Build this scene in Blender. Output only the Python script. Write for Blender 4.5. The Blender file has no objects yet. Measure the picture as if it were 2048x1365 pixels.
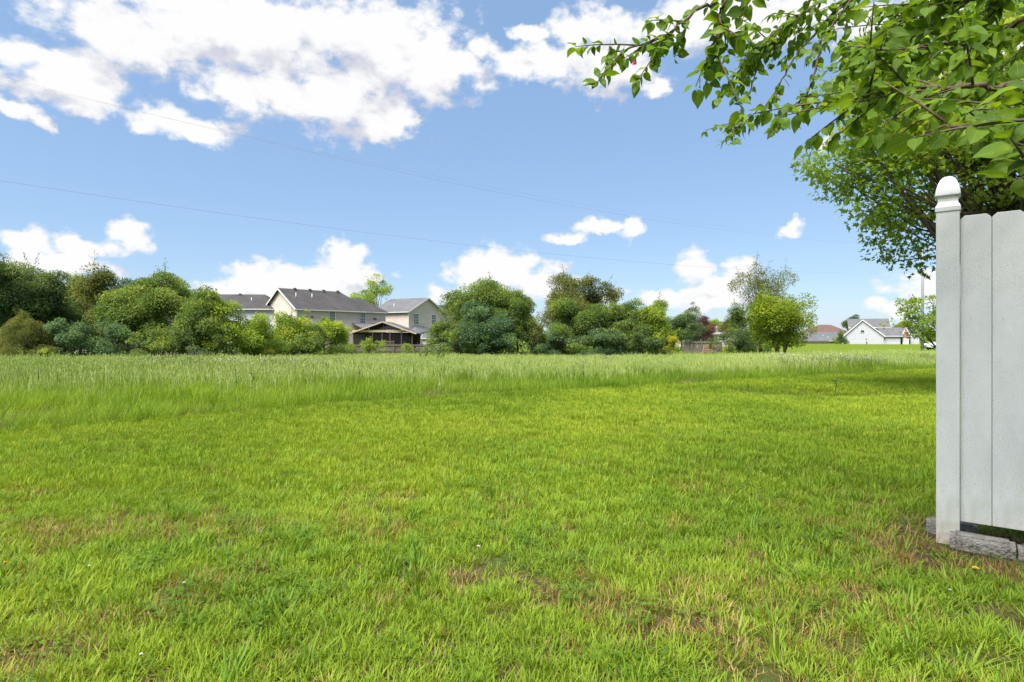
import bpy, math, random
import numpy as np
from mathutils import Vector, Matrix

# ------------------------------------------------------------------ camera, sky, sun, exposure
sc = bpy.context.scene
COL = sc.collection
CAM_H = 1.12
cam_d = bpy.data.cameras.new('camera'); cam = bpy.data.objects.new('camera', cam_d); COL.objects.link(cam)
cam.location = (0, 0, CAM_H); cam.rotation_euler = (math.radians(90), 0, 0)
cam_d.sensor_width = 36; cam_d.lens = 20.0; cam_d.shift_y = -0.0032
cam_d.clip_start = 0.05; cam_d.clip_end = 6000
sc.camera = cam

SUN_EL, SUN_AZ = math.radians(58), math.radians(-140)     # azimuth from +Y towards +X: behind the camera, to the left
world = bpy.data.worlds.new('World'); sc.world = world; world.use_nodes = True

def nd(nt, typ, **kw):
    n = nt.nodes.new(typ)
    for k, v in kw.items():
        if k == 'inp':
            for i, val in v.items(): n.inputs[i].default_value = val
        else: setattr(n, k, v)
    return n

# cumulus clouds: azimuth, elevation, half width, half height (degrees)
CLOUDS = [(-26.0, 26.1, 13.4, 3.5), (-34.2, 23.8, 6.9, 2.4), (-39.4, 20.7, 5.1, 1.5), (-38.2, 18.9, 4.7, 1.3), (-41.4, 16.9, 2.0, 0.8), (-15.9, 27.5, 11.1, 3.4), (-11.1, 25.2, 8.2, 3.0), (-6.2, 25.3, 4.0, 2.2), (-16.4, 21.9, 6.9, 3.2), (-25.5, 21.1, 3.9, 2.6), (-31.7, 18.2, 1.8, 1.6), (-29.5, 17.8, 4.2, 1.3), (-22.2, 21.6, 5.2, 2.4), (-13.1, 20.7, 4.3, 2.1), (-3.2, 27.0, 1.5, 1.2), (-39.1, 16.1, 0.8, 0.7), (2.8, 25.8, 6.5, 1.8), (9.8, 25.5, 4.6, 2.9), (7.8, 28.2, 4.4, 1.7), (14.1, 23.1, 2.1, 1.0), (1.8, 28.4, 2.5, 0.7), (18.3, 28.0, 6.3, 2.2), (25.2, 26.8, 7.8, 2.0), (33.6, 25.0, 5.9, 2.1), (39.4, 20.7, 4.5, 2.4), (-33.7, 8.4, 1.9, 1.4), (-37.5, 7.4, 1.9, 0.9), (-40.6, 7.1, 2.0, 1.1), (-38.5, 5.7, 4.3, 0.9), (-23.5, 5.3, 4.0, 1.9), (-16.4, 7.7, 2.5, 1.7), (-20.0, 5.5, 4.9, 1.4), (-27.6, 4.3, 3.2, 1.1), (-15.0, 5.6, 2.8, 1.4), (-2.0, 6.6, 3.8, 2.2), (2.1, 5.6, 4.8, 1.8), (-6.2, 4.0, 3.0, 1.1), (9.5, 3.8, 2.0, 1.1), (5.3, 10.0, 2.1, 0.7), (8.3, 10.9, 2.1, 0.8), (11.6, 10.9, 1.8, 1.0), (25.9, 9.7, 1.1, 0.6), (17.5, 6.7, 1.9, 1.5), (22.7, 6.3, 2.2, 1.5), (20.1, 5.0, 4.2, 1.4), (15.1, 3.8, 2.8, 1.0), (19.2, 3.4, 5.4, 1.2), (28.8, 16.6, 0.7, 0.6), (33.9, 2.5, 1.9, 0.8), (37.6, 4.6, 3.8, 1.6), (30.7, 22.8, 1.1, 0.4)]

def cloud_group():
    g = bpy.data.node_groups.new('cloud_field', 'ShaderNodeTree')
    g.interface.new_socket('Dir', in_out='INPUT', socket_type='NodeSocketVector')
    g.interface.new_socket('Field', in_out='OUTPUT', socket_type='NodeSocketFloat')
    L = g.links.new
    gi, go = g.nodes.new('NodeGroupInput'), g.nodes.new('NodeGroupOutput')
    sep = nd(g, 'ShaderNodeSeparateXYZ'); L(gi.outputs[0], sep.inputs[0])
    def M(op, a, b=None, c=None):
        n = nd(g, 'ShaderNodeMath', operation=op)
        for i, v in enumerate((a, b, c)):
            if v is None: continue
            if isinstance(v, (int, float)): n.inputs[i].default_value = v
            else: L(v, n.inputs[i])
        return n.outputs[0]
    az = M('MULTIPLY', M('ARCTAN2', sep.outputs[0], sep.outputs[1]), 57.296)
    hyp = M('SQRT', M('ADD', M('MULTIPLY', sep.outputs[0], sep.outputs[0]), M('MULTIPLY', sep.outputs[1], sep.outputs[1])))
    el = M('MULTIPLY', M('ARCTAN2', sep.outputs[2], hyp), 57.296)
    cmb = nd(g, 'ShaderNodeCombineXYZ'); L(az, cmb.inputs[0]); L(el, cmb.inputs[1])
    wn = nd(g, 'ShaderNodeTexNoise', inp={'Scale': 17.0, 'Detail': 5.0, 'Roughness': 0.55}); L(gi.outputs[0], wn.inputs['Vector'])
    ws = nd(g, 'ShaderNodeVectorMath', operation='SUBTRACT'); L(wn.outputs['Color'], ws.inputs[0]); ws.inputs[1].default_value = (.5, .5, .5)
    wm = nd(g, 'ShaderNodeVectorMath', operation='MULTIPLY_ADD'); L(ws.outputs[0], wm.inputs[0]); wm.inputs[1].default_value = (5.2, 3.2, 0); L(cmb.outputs[0], wm.inputs[2])
    cur = None
    for a, e, ra, re in CLOUDS:
        m = nd(g, 'ShaderNodeVectorMath', operation='MULTIPLY_ADD'); L(wm.outputs[0], m.inputs[0])
        m.inputs[1].default_value = (1/ra, 1/re, 0); m.inputs[2].default_value = (-a/ra, -e/re, 0)
        l = nd(g, 'ShaderNodeVectorMath', operation='LENGTH'); L(m.outputs[0], l.inputs[0])
        cur = l.outputs['Value'] if cur is None else M('SMOOTH_MIN', cur, l.outputs['Value'], 0.2)
    sv = nd(g, 'ShaderNodeVectorMath', operation='MULTIPLY'); L(gi.outputs[0], sv.inputs[0]); sv.inputs[1].default_value = (1, 1, 1.5)
    fn = nd(g, 'ShaderNodeTexNoise', inp={'Scale': 27.0, 'Detail': 9.0, 'Roughness': 0.56}); L(sv.outputs[0], fn.inputs['Vector'])
    det = M('MULTIPLY', M('SUBTRACT', fn.outputs['Fac'], 0.5), 2.0)
    f = M('ADD', M('MULTIPLY', M('SUBTRACT', 1.13, cur), 1.0), det)
    # the same kind of clouds over the rest of the sky
    bn = nd(g, 'ShaderNodeTexNoise', inp={'Scale': 3.2, 'Detail': 5.0, 'Roughness': 0.55}); L(sv.outputs[0], bn.inputs['Vector'])
    g2 = M('ADD', M('MULTIPLY', M('SUBTRACT', bn.outputs['Fac'], 0.5), 5.0), det)
    aw = nd(g, 'ShaderNodeMapRange', interpolation_type='SMOOTHSTEP', inp={1: 46.0, 2: 56.0}); L(M('ABSOLUTE', az), aw.inputs[0])
    ew = nd(g, 'ShaderNodeMapRange', interpolation_type='SMOOTHSTEP', inp={1: 31.0, 2: 37.0}); L(el, ew.inputs[0])
    w = M('MAXIMUM', aw.outputs[0], ew.outputs[0])
    g3 = M('SUBTRACT', g2, M('MULTIPLY', M('SUBTRACT', 1.0, w), 8.0))
    L(M('MAXIMUM', f, g3), go.inputs[0])
    return g

SKY_STRENGTH = 0.05
def build_world():
    nt = world.node_tree; nt.nodes.clear(); L = nt.links.new
    out = nd(nt, 'ShaderNodeOutputWorld'); bg = nd(nt, 'ShaderNodeBackground'); bg.inputs[1].default_value = SKY_STRENGTH
    L(bg.outputs[0], out.inputs[0])
    sky = nd(nt, 'ShaderNodeTexSky', sky_type='NISHITA', sun_disc=False, sun_elevation=SUN_EL, sun_rotation=SUN_AZ,
             altitude=200, air_density=1.0, dust_density=0.6, ozone_density=1.3)
    hz = nd(nt, 'ShaderNodeMix', data_type='RGBA', blend_type='MIX'); hz.inputs[0].default_value = 0.42
    L(sky.outputs[0], hz.inputs[6]); hz.inputs[7].default_value = (3.2, 5.2, 8.3, 1)   # bright thin veil of a hazy summer sky
    tc = nd(nt, 'ShaderNodeTexCoord'); g = cloud_group()
    f0 = nd(nt, 'ShaderNodeGroup', node_tree=g); L(tc.outputs['Generated'], f0.inputs[0])
    off = nd(nt, 'ShaderNodeVectorMath', operation='ADD'); off.inputs[1].default_value = (-0.010, 0, 0.05); L(tc.outputs['Generated'], off.inputs[0])
    f1 = nd(nt, 'ShaderNodeGroup', node_tree=g); L(off.outputs[0], f1.inputs[0])
    al = nd(nt, 'ShaderNodeMapRange', interpolation_type='SMOOTHSTEP', inp={1: -0.10, 2: 0.50}); L(f0.outputs[0], al.inputs[0])
    df = nd(nt, 'ShaderNodeMath', operation='SUBTRACT'); L(f0.outputs[0], df.inputs[0]); L(f1.outputs[0], df.inputs[1])
    sh = nd(nt, 'ShaderNodeMapRange', interpolation_type='SMOOTHSTEP', inp={1: -0.85, 2: 0.22}); L(df.outputs[0], sh.inputs[0])
    cc = nd(nt, 'ShaderNodeMix', data_type='RGBA'); L(sh.outputs[0], cc.inputs[0])
    cc.inputs[6].default_value = (4.7, 4.85, 5.5, 1); cc.inputs[7].default_value = (7.1, 7.1, 7.15, 1)
    mx = nd(nt, 'ShaderNodeMix', data_type='RGBA'); L(al.outputs[0], mx.inputs[0]); L(hz.outputs[2], mx.inputs[6]); L(cc.outputs[2], mx.inputs[7])
    L(mx.outputs[2], bg.inputs[0])
build_world()
world.cycles.sampling_method = 'MANUAL'; world.cycles.sample_map_resolution = 256

sun_d = bpy.data.lights.new('sun', 'SUN'); sun = bpy.data.objects.new('sun', sun_d); COL.objects.link(sun)
sun_d.energy = 3.2; sun_d.angle = math.radians(38); sun_d.color = (1.0, 0.95, 0.86)
sdir = Vector((math.sin(SUN_AZ)*math.cos(SUN_EL), math.cos(SUN_AZ)*math.cos(SUN_EL), math.sin(SUN_EL)))
sun.rotation_euler = sdir.to_track_quat('Z', 'Y').to_euler(); sun.location = (-20, -20, 40)

sc.view_settings.view_transform = 'Standard'; sc.view_settings.look = 'None'
sc.view_settings.exposure = 1.48; sc.view_settings.gamma = 1.0; sc.view_settings.use_curve_mapping = False
sc.render.engine = 'CYCLES'
cy = sc.cycles
cy.max_bounces = 7; cy.diffuse_bounces = 4; cy.glossy_bounces = 2; cy.transmission_bounces = 4; cy.transparent_max_bounces = 8
cy.use_denoising = True
cy.caustics_reflective = False; cy.caustics_refractive = False

# ------------------------------------------------------------------ helpers
F = 1138.0
def W(px, py, D):                       # a sight line of the photograph at depth D (metres)
    return np.array([(px - 1024)/F*D, D, CAM_H - (py - 676)/F*D])
def ss(a, b, x):
    t = np.clip((np.asarray(x, float) - a)/(b - a), 0, 1); return t*t*(3 - 2*t)
_tab = np.random.default_rng(5).random((256, 256))
def vnoise(x, y):
    x = np.asarray(x, float); y = np.asarray(y, float)
    xi = np.floor(x).astype(int); yi = np.floor(y).astype(int); fx = x - xi; fy = y - yi
    fx = fx*fx*(3 - 2*fx); fy = fy*fy*(3 - 2*fy)
    a = _tab[xi & 255, yi & 255]; b = _tab[(xi + 1) & 255, yi & 255]; c = _tab[xi & 255, (yi + 1) & 255]; d = _tab[(xi + 1) & 255, (yi + 1) & 255]
    return (a*(1-fx) + b*fx)*(1-fy) + (c*(1-fx) + d*fx)*fy
def fbm(x, y, o=4):
    s = 0; a = 0.5; t = 0
    for k in range(o):
        s = s + a*vnoise(x*2**k + 17*k, y*2**k + 31*k); t += a; a *= 0.5
    return s/t
_ex = np.array([-40, -12, -6.2, -3.6, -0.2, 4.6, 7.8, 10.6, 15, 25, 40, 80.0])
_ey = np.array([-8, 3.6, 6.9, 8.7, 11.0, 13.9, 15.5, 17.4, 20.2, 26, 36, 62.0])
def y_edge(x):                          # where the mown lawn meets the meadow
    return np.interp(x, _ex, _ey) + (fbm(np.asarray(x)*0.6, 3.0) - .5)*0.7
def gz(x, y):
    x = np.asarray(x, float); y = np.asarray(y, float)
    r = x/np.maximum(y, 1.0)
    drop = 0.8 - 0.45*ss(0.3, 0.6, r)
    z = -drop*ss(12, 48, y)
    k = ss(62, 82, y); z = z*(1 - k) - 0.45*k
    z = z - 0.16*np.exp(-((x - 6.2)/1.5)**2 - ((y - 11.5)/0.7)**2) + 0.05*np.exp(-((x - 6.0)/2.2)**2 - ((y - 12.7)/0.6)**2)
    und = (fbm(x*0.45 + 9, y*0.45, 3) - .5)*0.12*ss(2.0, 6, y)*(1 - ss(40, 60, y))
    return z + und*ss(0.6, 2.0, np.hypot(x - 2.4, y - 3.0))
def gzf(x, y): return float(gz(x, y))

class MB:
    def __init__(s): s.v = []; s.f = []; s.m = []
    def add(s, v, f, m=0):
        o = len(s.v); s.v += [tuple(map(float, p)) for p in v]; s.f += [tuple(i + o for i in q) for q in f]; s.m += [m]*len(f); return s
    def box(s, x0, x1, y0, y1, z0, z1, m=0):
        v = [(x0,y0,z0),(x1,y0,z0),(x1,y1,z0),(x0,y1,z0),(x0,y0,z1),(x1,y0,z1),(x1,y1,z1),(x0,y1,z1)]
        return s.add(v, [(0,3,2,1),(4,5,6,7),(0,1,5,4),(1,2,6,5),(2,3,7,6),(3,0,4,7)], m)
    def beam(s, a, b, w, h, m=0):       # a bar of section w x h from a to b
        a = np.array(a, float); b = np.array(b, float); d = b - a; d /= np.linalg.norm(d)
        up = np.array([0, 0, 1.0]) if abs(d[2]) < .98 else np.array([1.0, 0, 0])
        x = np.cross(d, up); x /= np.linalg.norm(x); u = np.cross(x, d)
        v = [p + x*sx*w/2 + u*su*h/2 for p in (a, b) for sx, su in ((-1,-1),(1,-1),(1,1),(-1,1))]
        return s.add(v, [(3,2,1,0),(4,5,6,7),(0,1,5,4),(1,2,6,5),(2,3,7,6),(3,0,4,7)], m)
    def tube(s, pts, rad, n=6, m=0):
        pts = [np.array(p, float) for p in pts]; k = len(pts)
        v = []
        for i, p in enumerate(pts):
            d = pts[min(i+1, k-1)] - pts[max(i-1, 0)]; d = d/(np.linalg.norm(d) + 1e-9)
            a = np.array([0, 0, 1.0]) if abs(d[2]) < .9 else np.array([1.0, 0, 0])
            x = np.cross(d, a); x /= np.linalg.norm(x); y = np.cross(d, x)
            r = rad[i] if hasattr(rad, '__len__') else rad
            v += [p + r*(math.cos(2*math.pi*j/n)*x + math.sin(2*math.pi*j/n)*y) for j in range(n)]
        f = [(i*n + j, i*n + (j+1) % n, (i+1)*n + (j+1) % n, (i+1)*n + j) for i in range(k-1) for j in range(n)]
        f += [tuple(range(n))[::-1], tuple(range((k-1)*n, k*n))]
        return s.add(v, f, m)
    def mesh(s, name, mats, smooth=False):
        me = bpy.data.meshes.new(name); me.from_pydata(s.v, [], s.f)
        for m in (mats if isinstance(mats, (list, tuple)) else [mats]): me.materials.append(m)
        if any(s.m): me.polygons.foreach_set('material_index', s.m)
        if smooth: me.polygons.foreach_set('use_smooth', [True]*len(s.f))
        me.update(); return me
    def obj(s, name, mats, parent=None, smooth=False, bevel=0):
        o = bpy.data.objects.new(name, s.mesh(name, mats, smooth)); COL.objects.link(o); o.parent = parent
        if bevel:
            b = o.modifiers.new('bevel', 'BEVEL'); b.width = bevel; b.segments = 2; b.limit_method = 'ANGLE'
        return o
def tag(o, label=None, cat=None, group=None, kind=None):
    if label: o['label'] = label
    if cat: o['category'] = cat
    if group: o['group'] = group
    if kind: o['kind'] = kind
    return o
def thing(name, label, cat, loc=(0,0,0), rz=0, group=None):
    o = bpy.data.objects.new(name, None); COL.objects.link(o); o.location = tuple(map(float, loc)); o.rotation_euler = (0, 0, rz)
    o.empty_display_size = 0.2
    return tag(o, label, cat, group)
def copy_obj(o, parent=None):
    c = o.copy(); COL.objects.link(c); c.parent = parent; return c
def np_mesh(name, V, Fq, mats, mat_idx=None, face_attr=None, smooth=False):
    # V (n,3); Fq list of (m,k) int arrays
    me = bpy.data.meshes.new(name); V = np.asarray(V, np.float32)
    me.vertices.add(len(V)); me.vertices.foreach_set('co', V.ravel())
    loops = np.concatenate([q.ravel() for q in Fq]); tot = np.concatenate([np.full(len(q), q.shape[1]) for q in Fq])
    st = np.concatenate([[0], np.cumsum(tot)[:-1]])
    me.loops.add(len(loops)); me.loops.foreach_set('vertex_index', loops.astype(np.int32))
    me.polygons.add(len(tot)); me.polygons.foreach_set('loop_start', st.astype(np.int32)); me.polygons.foreach_set('loop_total', tot.astype(np.int32))
    for m in (mats if isinstance(mats, (list, tuple)) else [mats]): me.materials.append(m)
    if mat_idx is not None: me.polygons.foreach_set('material_index', np.asarray(mat_idx, np.int32))
    if smooth: me.polygons.foreach_set('use_smooth', np.ones(len(tot), bool))
    me.update(calc_edges=True)
    if face_attr:
        for k, a in face_attr.items():
            at = me.attributes.new(k, 'FLOAT', 'FACE'); at.data.foreach_set('value', np.asarray(a, np.float32))
    return me
def np_obj(name, me, parent=None):
    o = bpy.data.objects.new(name, me); COL.objects.link(o); o.parent = parent; return o

# ------------------------------------------------------------------ materials
def mat(name, col, rough=0.7, spec=0.3, noise=None, bump=None, metal=0):
    m = bpy.data.materials.new(name); m.use_nodes = True; nt = m.node_tree; L = nt.links.new
    p = nt.nodes['Principled BSDF']; p.inputs['Roughness'].default_value = rough; p.inputs['Specular IOR Level'].default_value = spec
    p.inputs['Metallic'].default_value = metal; p.inputs['Base Color'].default_value = (*col, 1)
    tc = nd(nt, 'ShaderNodeTexCoord')
    if noise:
        sc_, col2, lo, hi = noise
        n = nd(nt, 'ShaderNodeTexNoise', inp={'Scale': sc_, 'Detail': 6.0, 'Roughness': .6}); L(tc.outputs['Object'], n.inputs['Vector'])
        r = nd(nt, 'ShaderNodeMapRange', inp={1: lo, 2: hi}); L(n.outputs['Fac'], r.inputs[0])
        x = nd(nt, 'ShaderNodeMix', data_type='RGBA'); x.inputs[6].default_value = (*col, 1); x.inputs[7].default_value = (*col2, 1)
        L(r.outputs[0], x.inputs[0]); L(x.outputs[2], p.inputs['Base Color'])
    if bump:
        bs, bd = bump
        n2 = nd(nt, 'ShaderNodeTexNoise', inp={'Scale': bs, 'Detail': 4.0}); L(tc.outputs['Object'], n2.inputs['Vector'])
        b = nd(nt, 'ShaderNodeBump', inp={'Strength': bd, 'Distance': 0.02}); L(n2.outputs['Fac'], b.inputs['Height']); L(b.outputs[0], p.inputs['Normal'])
    return m

def foliage(name, c0, c1, c2, trans=0.46, inst=False, rough=0.55, spec=0.25, bump=None):
    """leaf material: base colour by a per-leaf (or per-tuft) random value, plus light passing through the blade"""
    m = bpy.data.materials.new(name); m.use_nodes = True; nt = m.node_tree; L = nt.links.new
    p = nt.nodes['Principled BSDF']; out = nt.nodes['Material Output']
    p.inputs['Roughness'].default_value = rough; p.inputs['Specular IOR Level'].default_value = spec
    a = nd(nt, 'ShaderNodeAttribute', attribute_name='tint' if inst else 'var', attribute_type='INSTANCER' if inst else 'GEOMETRY')
    r = nd(nt, 'ShaderNodeValToRGB'); L(a.outputs['Fac'], r.inputs[0]); e = r.color_ramp.elements
    e[0].position = 0.1; e[0].color = (*c0, 1); e[1].position = 0.9; e[1].color = (*c2, 1)
    k = e.new(0.5); k.color = (*c1, 1)
    L(r.outputs[0], p.inputs['Base Color'])
    t = nd(nt, 'ShaderNodeBsdfTranslucent'); h = nd(nt, 'ShaderNodeMix', data_type='RGBA', blend_type='MULTIPLY'); h.inputs[0].default_value = 1
    L(r.outputs[0], h.inputs[6]); h.inputs[7].default_value = (1.35, 1.2, 0.55, 1); L(h.outputs[2], t.inputs[0])
    mx = nd(nt, 'ShaderNodeMixShader'); mx.inputs[0].default_value = trans
    L(p.outputs[0], mx.inputs[1]); L(t.outputs[0], mx.inputs[2]); L(mx.outputs[0], out.inputs[0])
    if bump:
        tc = nd(nt, 'ShaderNodeTexCoord'); wv = nd(nt, 'ShaderNodeTexNoise', inp={'Scale': bump, 'Detail': 3.0}); L(tc.outputs['Object'], wv.inputs['Vector'])
        b = nd(nt, 'ShaderNodeBump', inp={'Strength': .35, 'Distance': 0.004}); L(wv.outputs['Fac'], b.inputs['Height']); L(b.outputs[0], p.inputs['Normal'])
    return m

FOL = {
 'mid':    foliage('leaf_mid_green',   (0.081,0.144,0.038), (0.148,0.239,0.056), (0.286,0.365,0.081)),
 'dark':   foliage('leaf_dark_green',  (0.054,0.105,0.044), (0.098,0.168,0.062), (0.191,0.258,0.086)),
 'blue':   foliage('leaf_blue_green',  (0.059,0.120,0.068), (0.100,0.187,0.092), (0.186,0.285,0.120)),
 'yellow': foliage('leaf_yellow_green',(0.191,0.249,0.031), (0.340,0.383,0.044), (0.624,0.554,0.056)),
 'bright': foliage('leaf_fresh_green', (0.136,0.230,0.038), (0.245,0.365,0.047), (0.433,0.517,0.068)),
 'olive':  foliage('leaf_olive',       (0.093,0.123,0.040), (0.155,0.192,0.053), (0.254,0.270,0.073)),
 'purple': foliage('leaf_purple',      (0.081,0.041,0.056), (0.142,0.062,0.081), (0.231,0.105,0.108)),
 'maple':  foliage('leaf_maple', (0.099,0.195,0.025), (0.185,0.312,0.034), (0.330,0.416,0.048), trans=.58),
 'broad':  foliage('leaf_broad', (.075,.150,.010), (.115,.215,.012), (.190,.300,.014), trans=.5, rough=.45, bump=90),
 'tan':    foliage('leaf_tan',         (0.231,0.144,0.092), (0.379,0.230,0.155), (0.597,0.365,0.278)),
}
def vein_leaf():
    m = FOL['broad'].copy(); m.name = 'leaf_broad_veined'; nt = m.node_tree; L = nt.links.new
    ramp = [n for n in nt.nodes if n.type == 'VALTORGB'][0]; oi = nd(nt, 'ShaderNodeObjectInfo')
    mr = nd(nt, 'ShaderNodeMapRange', inp={3: .08, 4: .92}); L(oi.outputs['Random'], mr.inputs[0]); L(mr.outputs[0], ramp.inputs[0])
    tc = nd(nt, 'ShaderNodeTexCoord'); s = nd(nt, 'ShaderNodeSeparateXYZ'); L(tc.outputs['Object'], s.inputs[0])
    def M(op, a, b=0.0):
        n = nd(nt, 'ShaderNodeMath', operation=op)
        for i, v in enumerate((a, b)):
            if isinstance(v, (int, float)): n.inputs[i].default_value = v
            else: L(v, n.inputs[i])
        return n.outputs[0]
    ax = M('ABSOLUTE', s.outputs[0]); side = M('FRACT', M('SUBTRACT', M('MULTIPLY', s.outputs[1], 8.0), M('MULTIPLY', ax, 5.5)))
    v = M('MAXIMUM', M('LESS_THAN', side, .10), M('LESS_THAN', ax, .014))
    br = nd(nt, 'ShaderNodeTexNoise', inp={'Scale': 7.0, 'Detail': 4.0}); L(tc.outputs['Object'], br.inputs['Vector'])
    x = nd(nt, 'ShaderNodeMix', data_type='RGBA'); L(M('MULTIPLY', v, .45), x.inputs[0]); L(ramp.outputs[0], x.inputs[6]); x.inputs[7].default_value = (.30, .38, .10, 1)
    y = nd(nt, 'ShaderNodeMix', data_type='RGBA'); rr = nd(nt, 'ShaderNodeMapRange', inp={1: .66, 2: .74, 4: .8}); L(br.outputs['Fac'], rr.inputs[0]); L(rr.outputs[0], y.inputs[0]); L(x.outputs[2], y.inputs[6]); y.inputs[7].default_value = (.20, .13, .04, 1)
    p = nt.nodes['Principled BSDF']; L(y.outputs[2], p.inputs['Base Color'])
    for n in nt.nodes:
        if n.type == 'MIX' and n.blend_type == 'MULTIPLY': L(y.outputs[2], n.inputs[6])
    return m
M_VEIN = vein_leaf()
M_BARK = mat('bark', (.085,.065,.050), .9, .1, noise=(14, (.16,.13,.10), .35, .7), bump=(40, .6))
M_TWIG = mat('twig_bark', (.075,.052,.036), .8, .2, noise=(30, (.12,.09,.06), .4, .6))
# ------------------------------------------------------------------ ground
def ground_material():
    m = bpy.data.materials.new('ground'); m.use_nodes = True; nt = m.node_tree; L = nt.links.new
    p = nt.nodes['Principled BSDF']; p.inputs['Roughness'].default_value = .95; p.inputs['Specular IOR Level'].default_value = .1
    g = nd(nt, 'ShaderNodeNewGeometry')
    def noise(s, d=6): 
        n = nd(nt, 'ShaderNodeTexNoise', inp={'Scale': s, 'Detail': float(d), 'Roughness': .62}); L(g.outputs['Position'], n.inputs['Vector']); return n.outputs['Fac']
    def rng(f, a, b):
        r = nd(nt, 'ShaderNodeMapRange', interpolation_type='SMOOTHSTEP', inp={1: a, 2: b}); L(f, r.inputs[0]); return r.outputs[0]
    def mixc(f, a, b):
        x = nd(nt, 'ShaderNodeMix', data_type='RGBA'); L(f, x.inputs[0])
        for i, v in ((6, a), (7, b)):
            if isinstance(v, tuple): x.inputs[i].default_value = (*v, 1)
            else: L(v, x.inputs[i])
        return x.outputs[2]
    soil = mixc(rng(noise(9), .35, .65), (.060,.036,.020), (.125,.085,.045))          # bare soil and thatch between the tufts
    soil = mixc(rng(noise(2.2), .40, .58), soil, (.062,.085,.018))
    turf = mixc(rng(noise(1.3), .3, .7), (.095,.150,.010), (.140,.190,.012))          # distant mown lawns
    turf = mixc(rng(noise(.12, 3), .35, .65), turf, (.120,.175,.012))
    sep = nd(nt, 'ShaderNodeSeparateXYZ'); L(g.outputs['Position'], sep.inputs[0])
    far = rng(sep.outputs[1], 20.0, 34.0)
    L(mixc(far, soil, turf), p.inputs['Base Color'])
    b = nd(nt, 'ShaderNodeBump', inp={'Strength': .8, 'Distance': .03}); L(noise(30, 4), b.inputs['Height']); L(b.outputs[0], p.inputs['Normal'])
    return m
def build_ground():
    u = np.linspace(-1, 1, 171); xs = np.sign(u)*(np.abs(u)*22 + 780*np.abs(u)**4.5)
    v = np.linspace(0, 1, 221); ys = -8 + 40*v + 1600*v**5
    X, Y = np.meshgrid(xs, ys); Z = gz(X, Y)
    n, k = X.shape
    V = np.stack([X, Y, Z], -1).reshape(-1, 3)
    i = np.arange(n - 1)[:, None]*k + np.arange(k - 1)[None]
    Q = np.stack([i, i + 1, i + k + 1, i + k], -1).reshape(-1, 4)
    o = np_obj('ground', np_mesh('ground', V, [Q], ground_material(), smooth=True)); tag(o, kind='structure')
    o['label'] = 'gently falling grassy ground reaching to the houses'
build_ground()

# ------------------------------------------------------------------ grass: small clumps, scattered by geometry nodes
def blade_strip(rng, base, az, lean, length, width, segs=3, curl=0.6, fold=True):
    """a tapering blade that bends over; returns verts, faces"""
    d = np.array([math.cos(az), math.sin(az), 0]); s = np.array([-math.sin(az), math.cos(az), 0])
    V = []; p = np.array(base, float); ang = lean
    for i in range(segs + 1):
        t = i/segs; w = width*(0.75 + 0.5*t if t < .5 else 1.0*(1 - t)*2)/2 if i < segs else 0
        if i < segs: V += [p - s*w, p + s*w]
        else: V += [p]
        st = length/segs; p = p + st*(math.sin(ang)*d + math.cos(ang)*np.array([0, 0, 1])); ang += curl/segs*(0.6 + 0.8*rng.random())
    Fq = [(2*i, 2*i+1, 2*i+3, 2*i+2) for i in range(segs - 1)] + [(2*segs-2, 2*segs-1, 2*segs)]
    return V, Fq
def tuft(name, mats, seed, n, rad, lmin, lmax, wmin, wmax, lean=(0.05, .7), curl=(.2, 1.0), segs=3, stalks=0, stalk_h=(.5, .7), mat_of=None):
    rng = np.random.default_rng(seed); b = MB()
    for i in range(n):
        r = rad*math.sqrt(rng.random()); a = rng.random()*6.283
        az = a + rng.normal(0, .7)
        V, Fq = blade_strip(rng, (r*math.cos(a), r*math.sin(a), -.01), az, rng.uniform(*lean), rng.uniform(lmin, lmax), rng.uniform(wmin, wmax), segs, rng.uniform(*curl))
        b.add(V, Fq, 0 if mat_of is None else mat_of(rng))
    for i in range(stalks):                       # flowering stems with feathery seed heads
        r = rad*math.sqrt(rng.random()); a = rng.random()*6.283; h = rng.uniform(*stalk_h); ln = rng.uniform(.05, .3); az = rng.random()*6.283
        p0 = np.array([r*math.cos(a), r*math.sin(a), 0]); tip = p0 + h*np.array([math.sin(ln)*math.cos(az), math.sin(ln)*math.sin(az), math.cos(ln)])
        b.beam(p0, tip, .004, .004, 1)
        hd = (tip - p0)/h
        for q in range(3):
            sx = np.array([math.cos(az + q*1.05), math.sin(az + q*1.05), 0])*rng.uniform(.006, .013)
            l = rng.uniform(.07, .13)
            b.add([tip - hd*l, tip - hd*l*.5 + sx, tip + hd*.015, tip - hd*l*.5 - sx], [(0, 1, 2, 3)], 1)
    return b.mesh(name, mats, smooth=True)
def leafy(name, mt, seed, n, rad, size):
    rng = np.random.default_rng(seed); b = MB()
    for i in range(n):
        r = rad*math.sqrt(rng.random()); a = rng.random()*6.283; h = rng.uniform(.01, .045); c = np.array([r*math.cos(a), r*math.sin(a), h])
        for q in range(3):
            az = rng.random()*.5 + q*2.094; s = size*rng.uniform(.7, 1.2)
            d = np.array([math.cos(az), math.sin(az), rng.uniform(-.15, .35)]); e = np.array([-math.sin(az), math.cos(az), 0])
            b.add([c, c + d*s*.5 + e*s*.42, c + d*s, c + d*s*.5 - e*s*.42], [(0, 3, 2, 1)])
    return b.mesh(name, mt, smooth=True)

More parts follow.
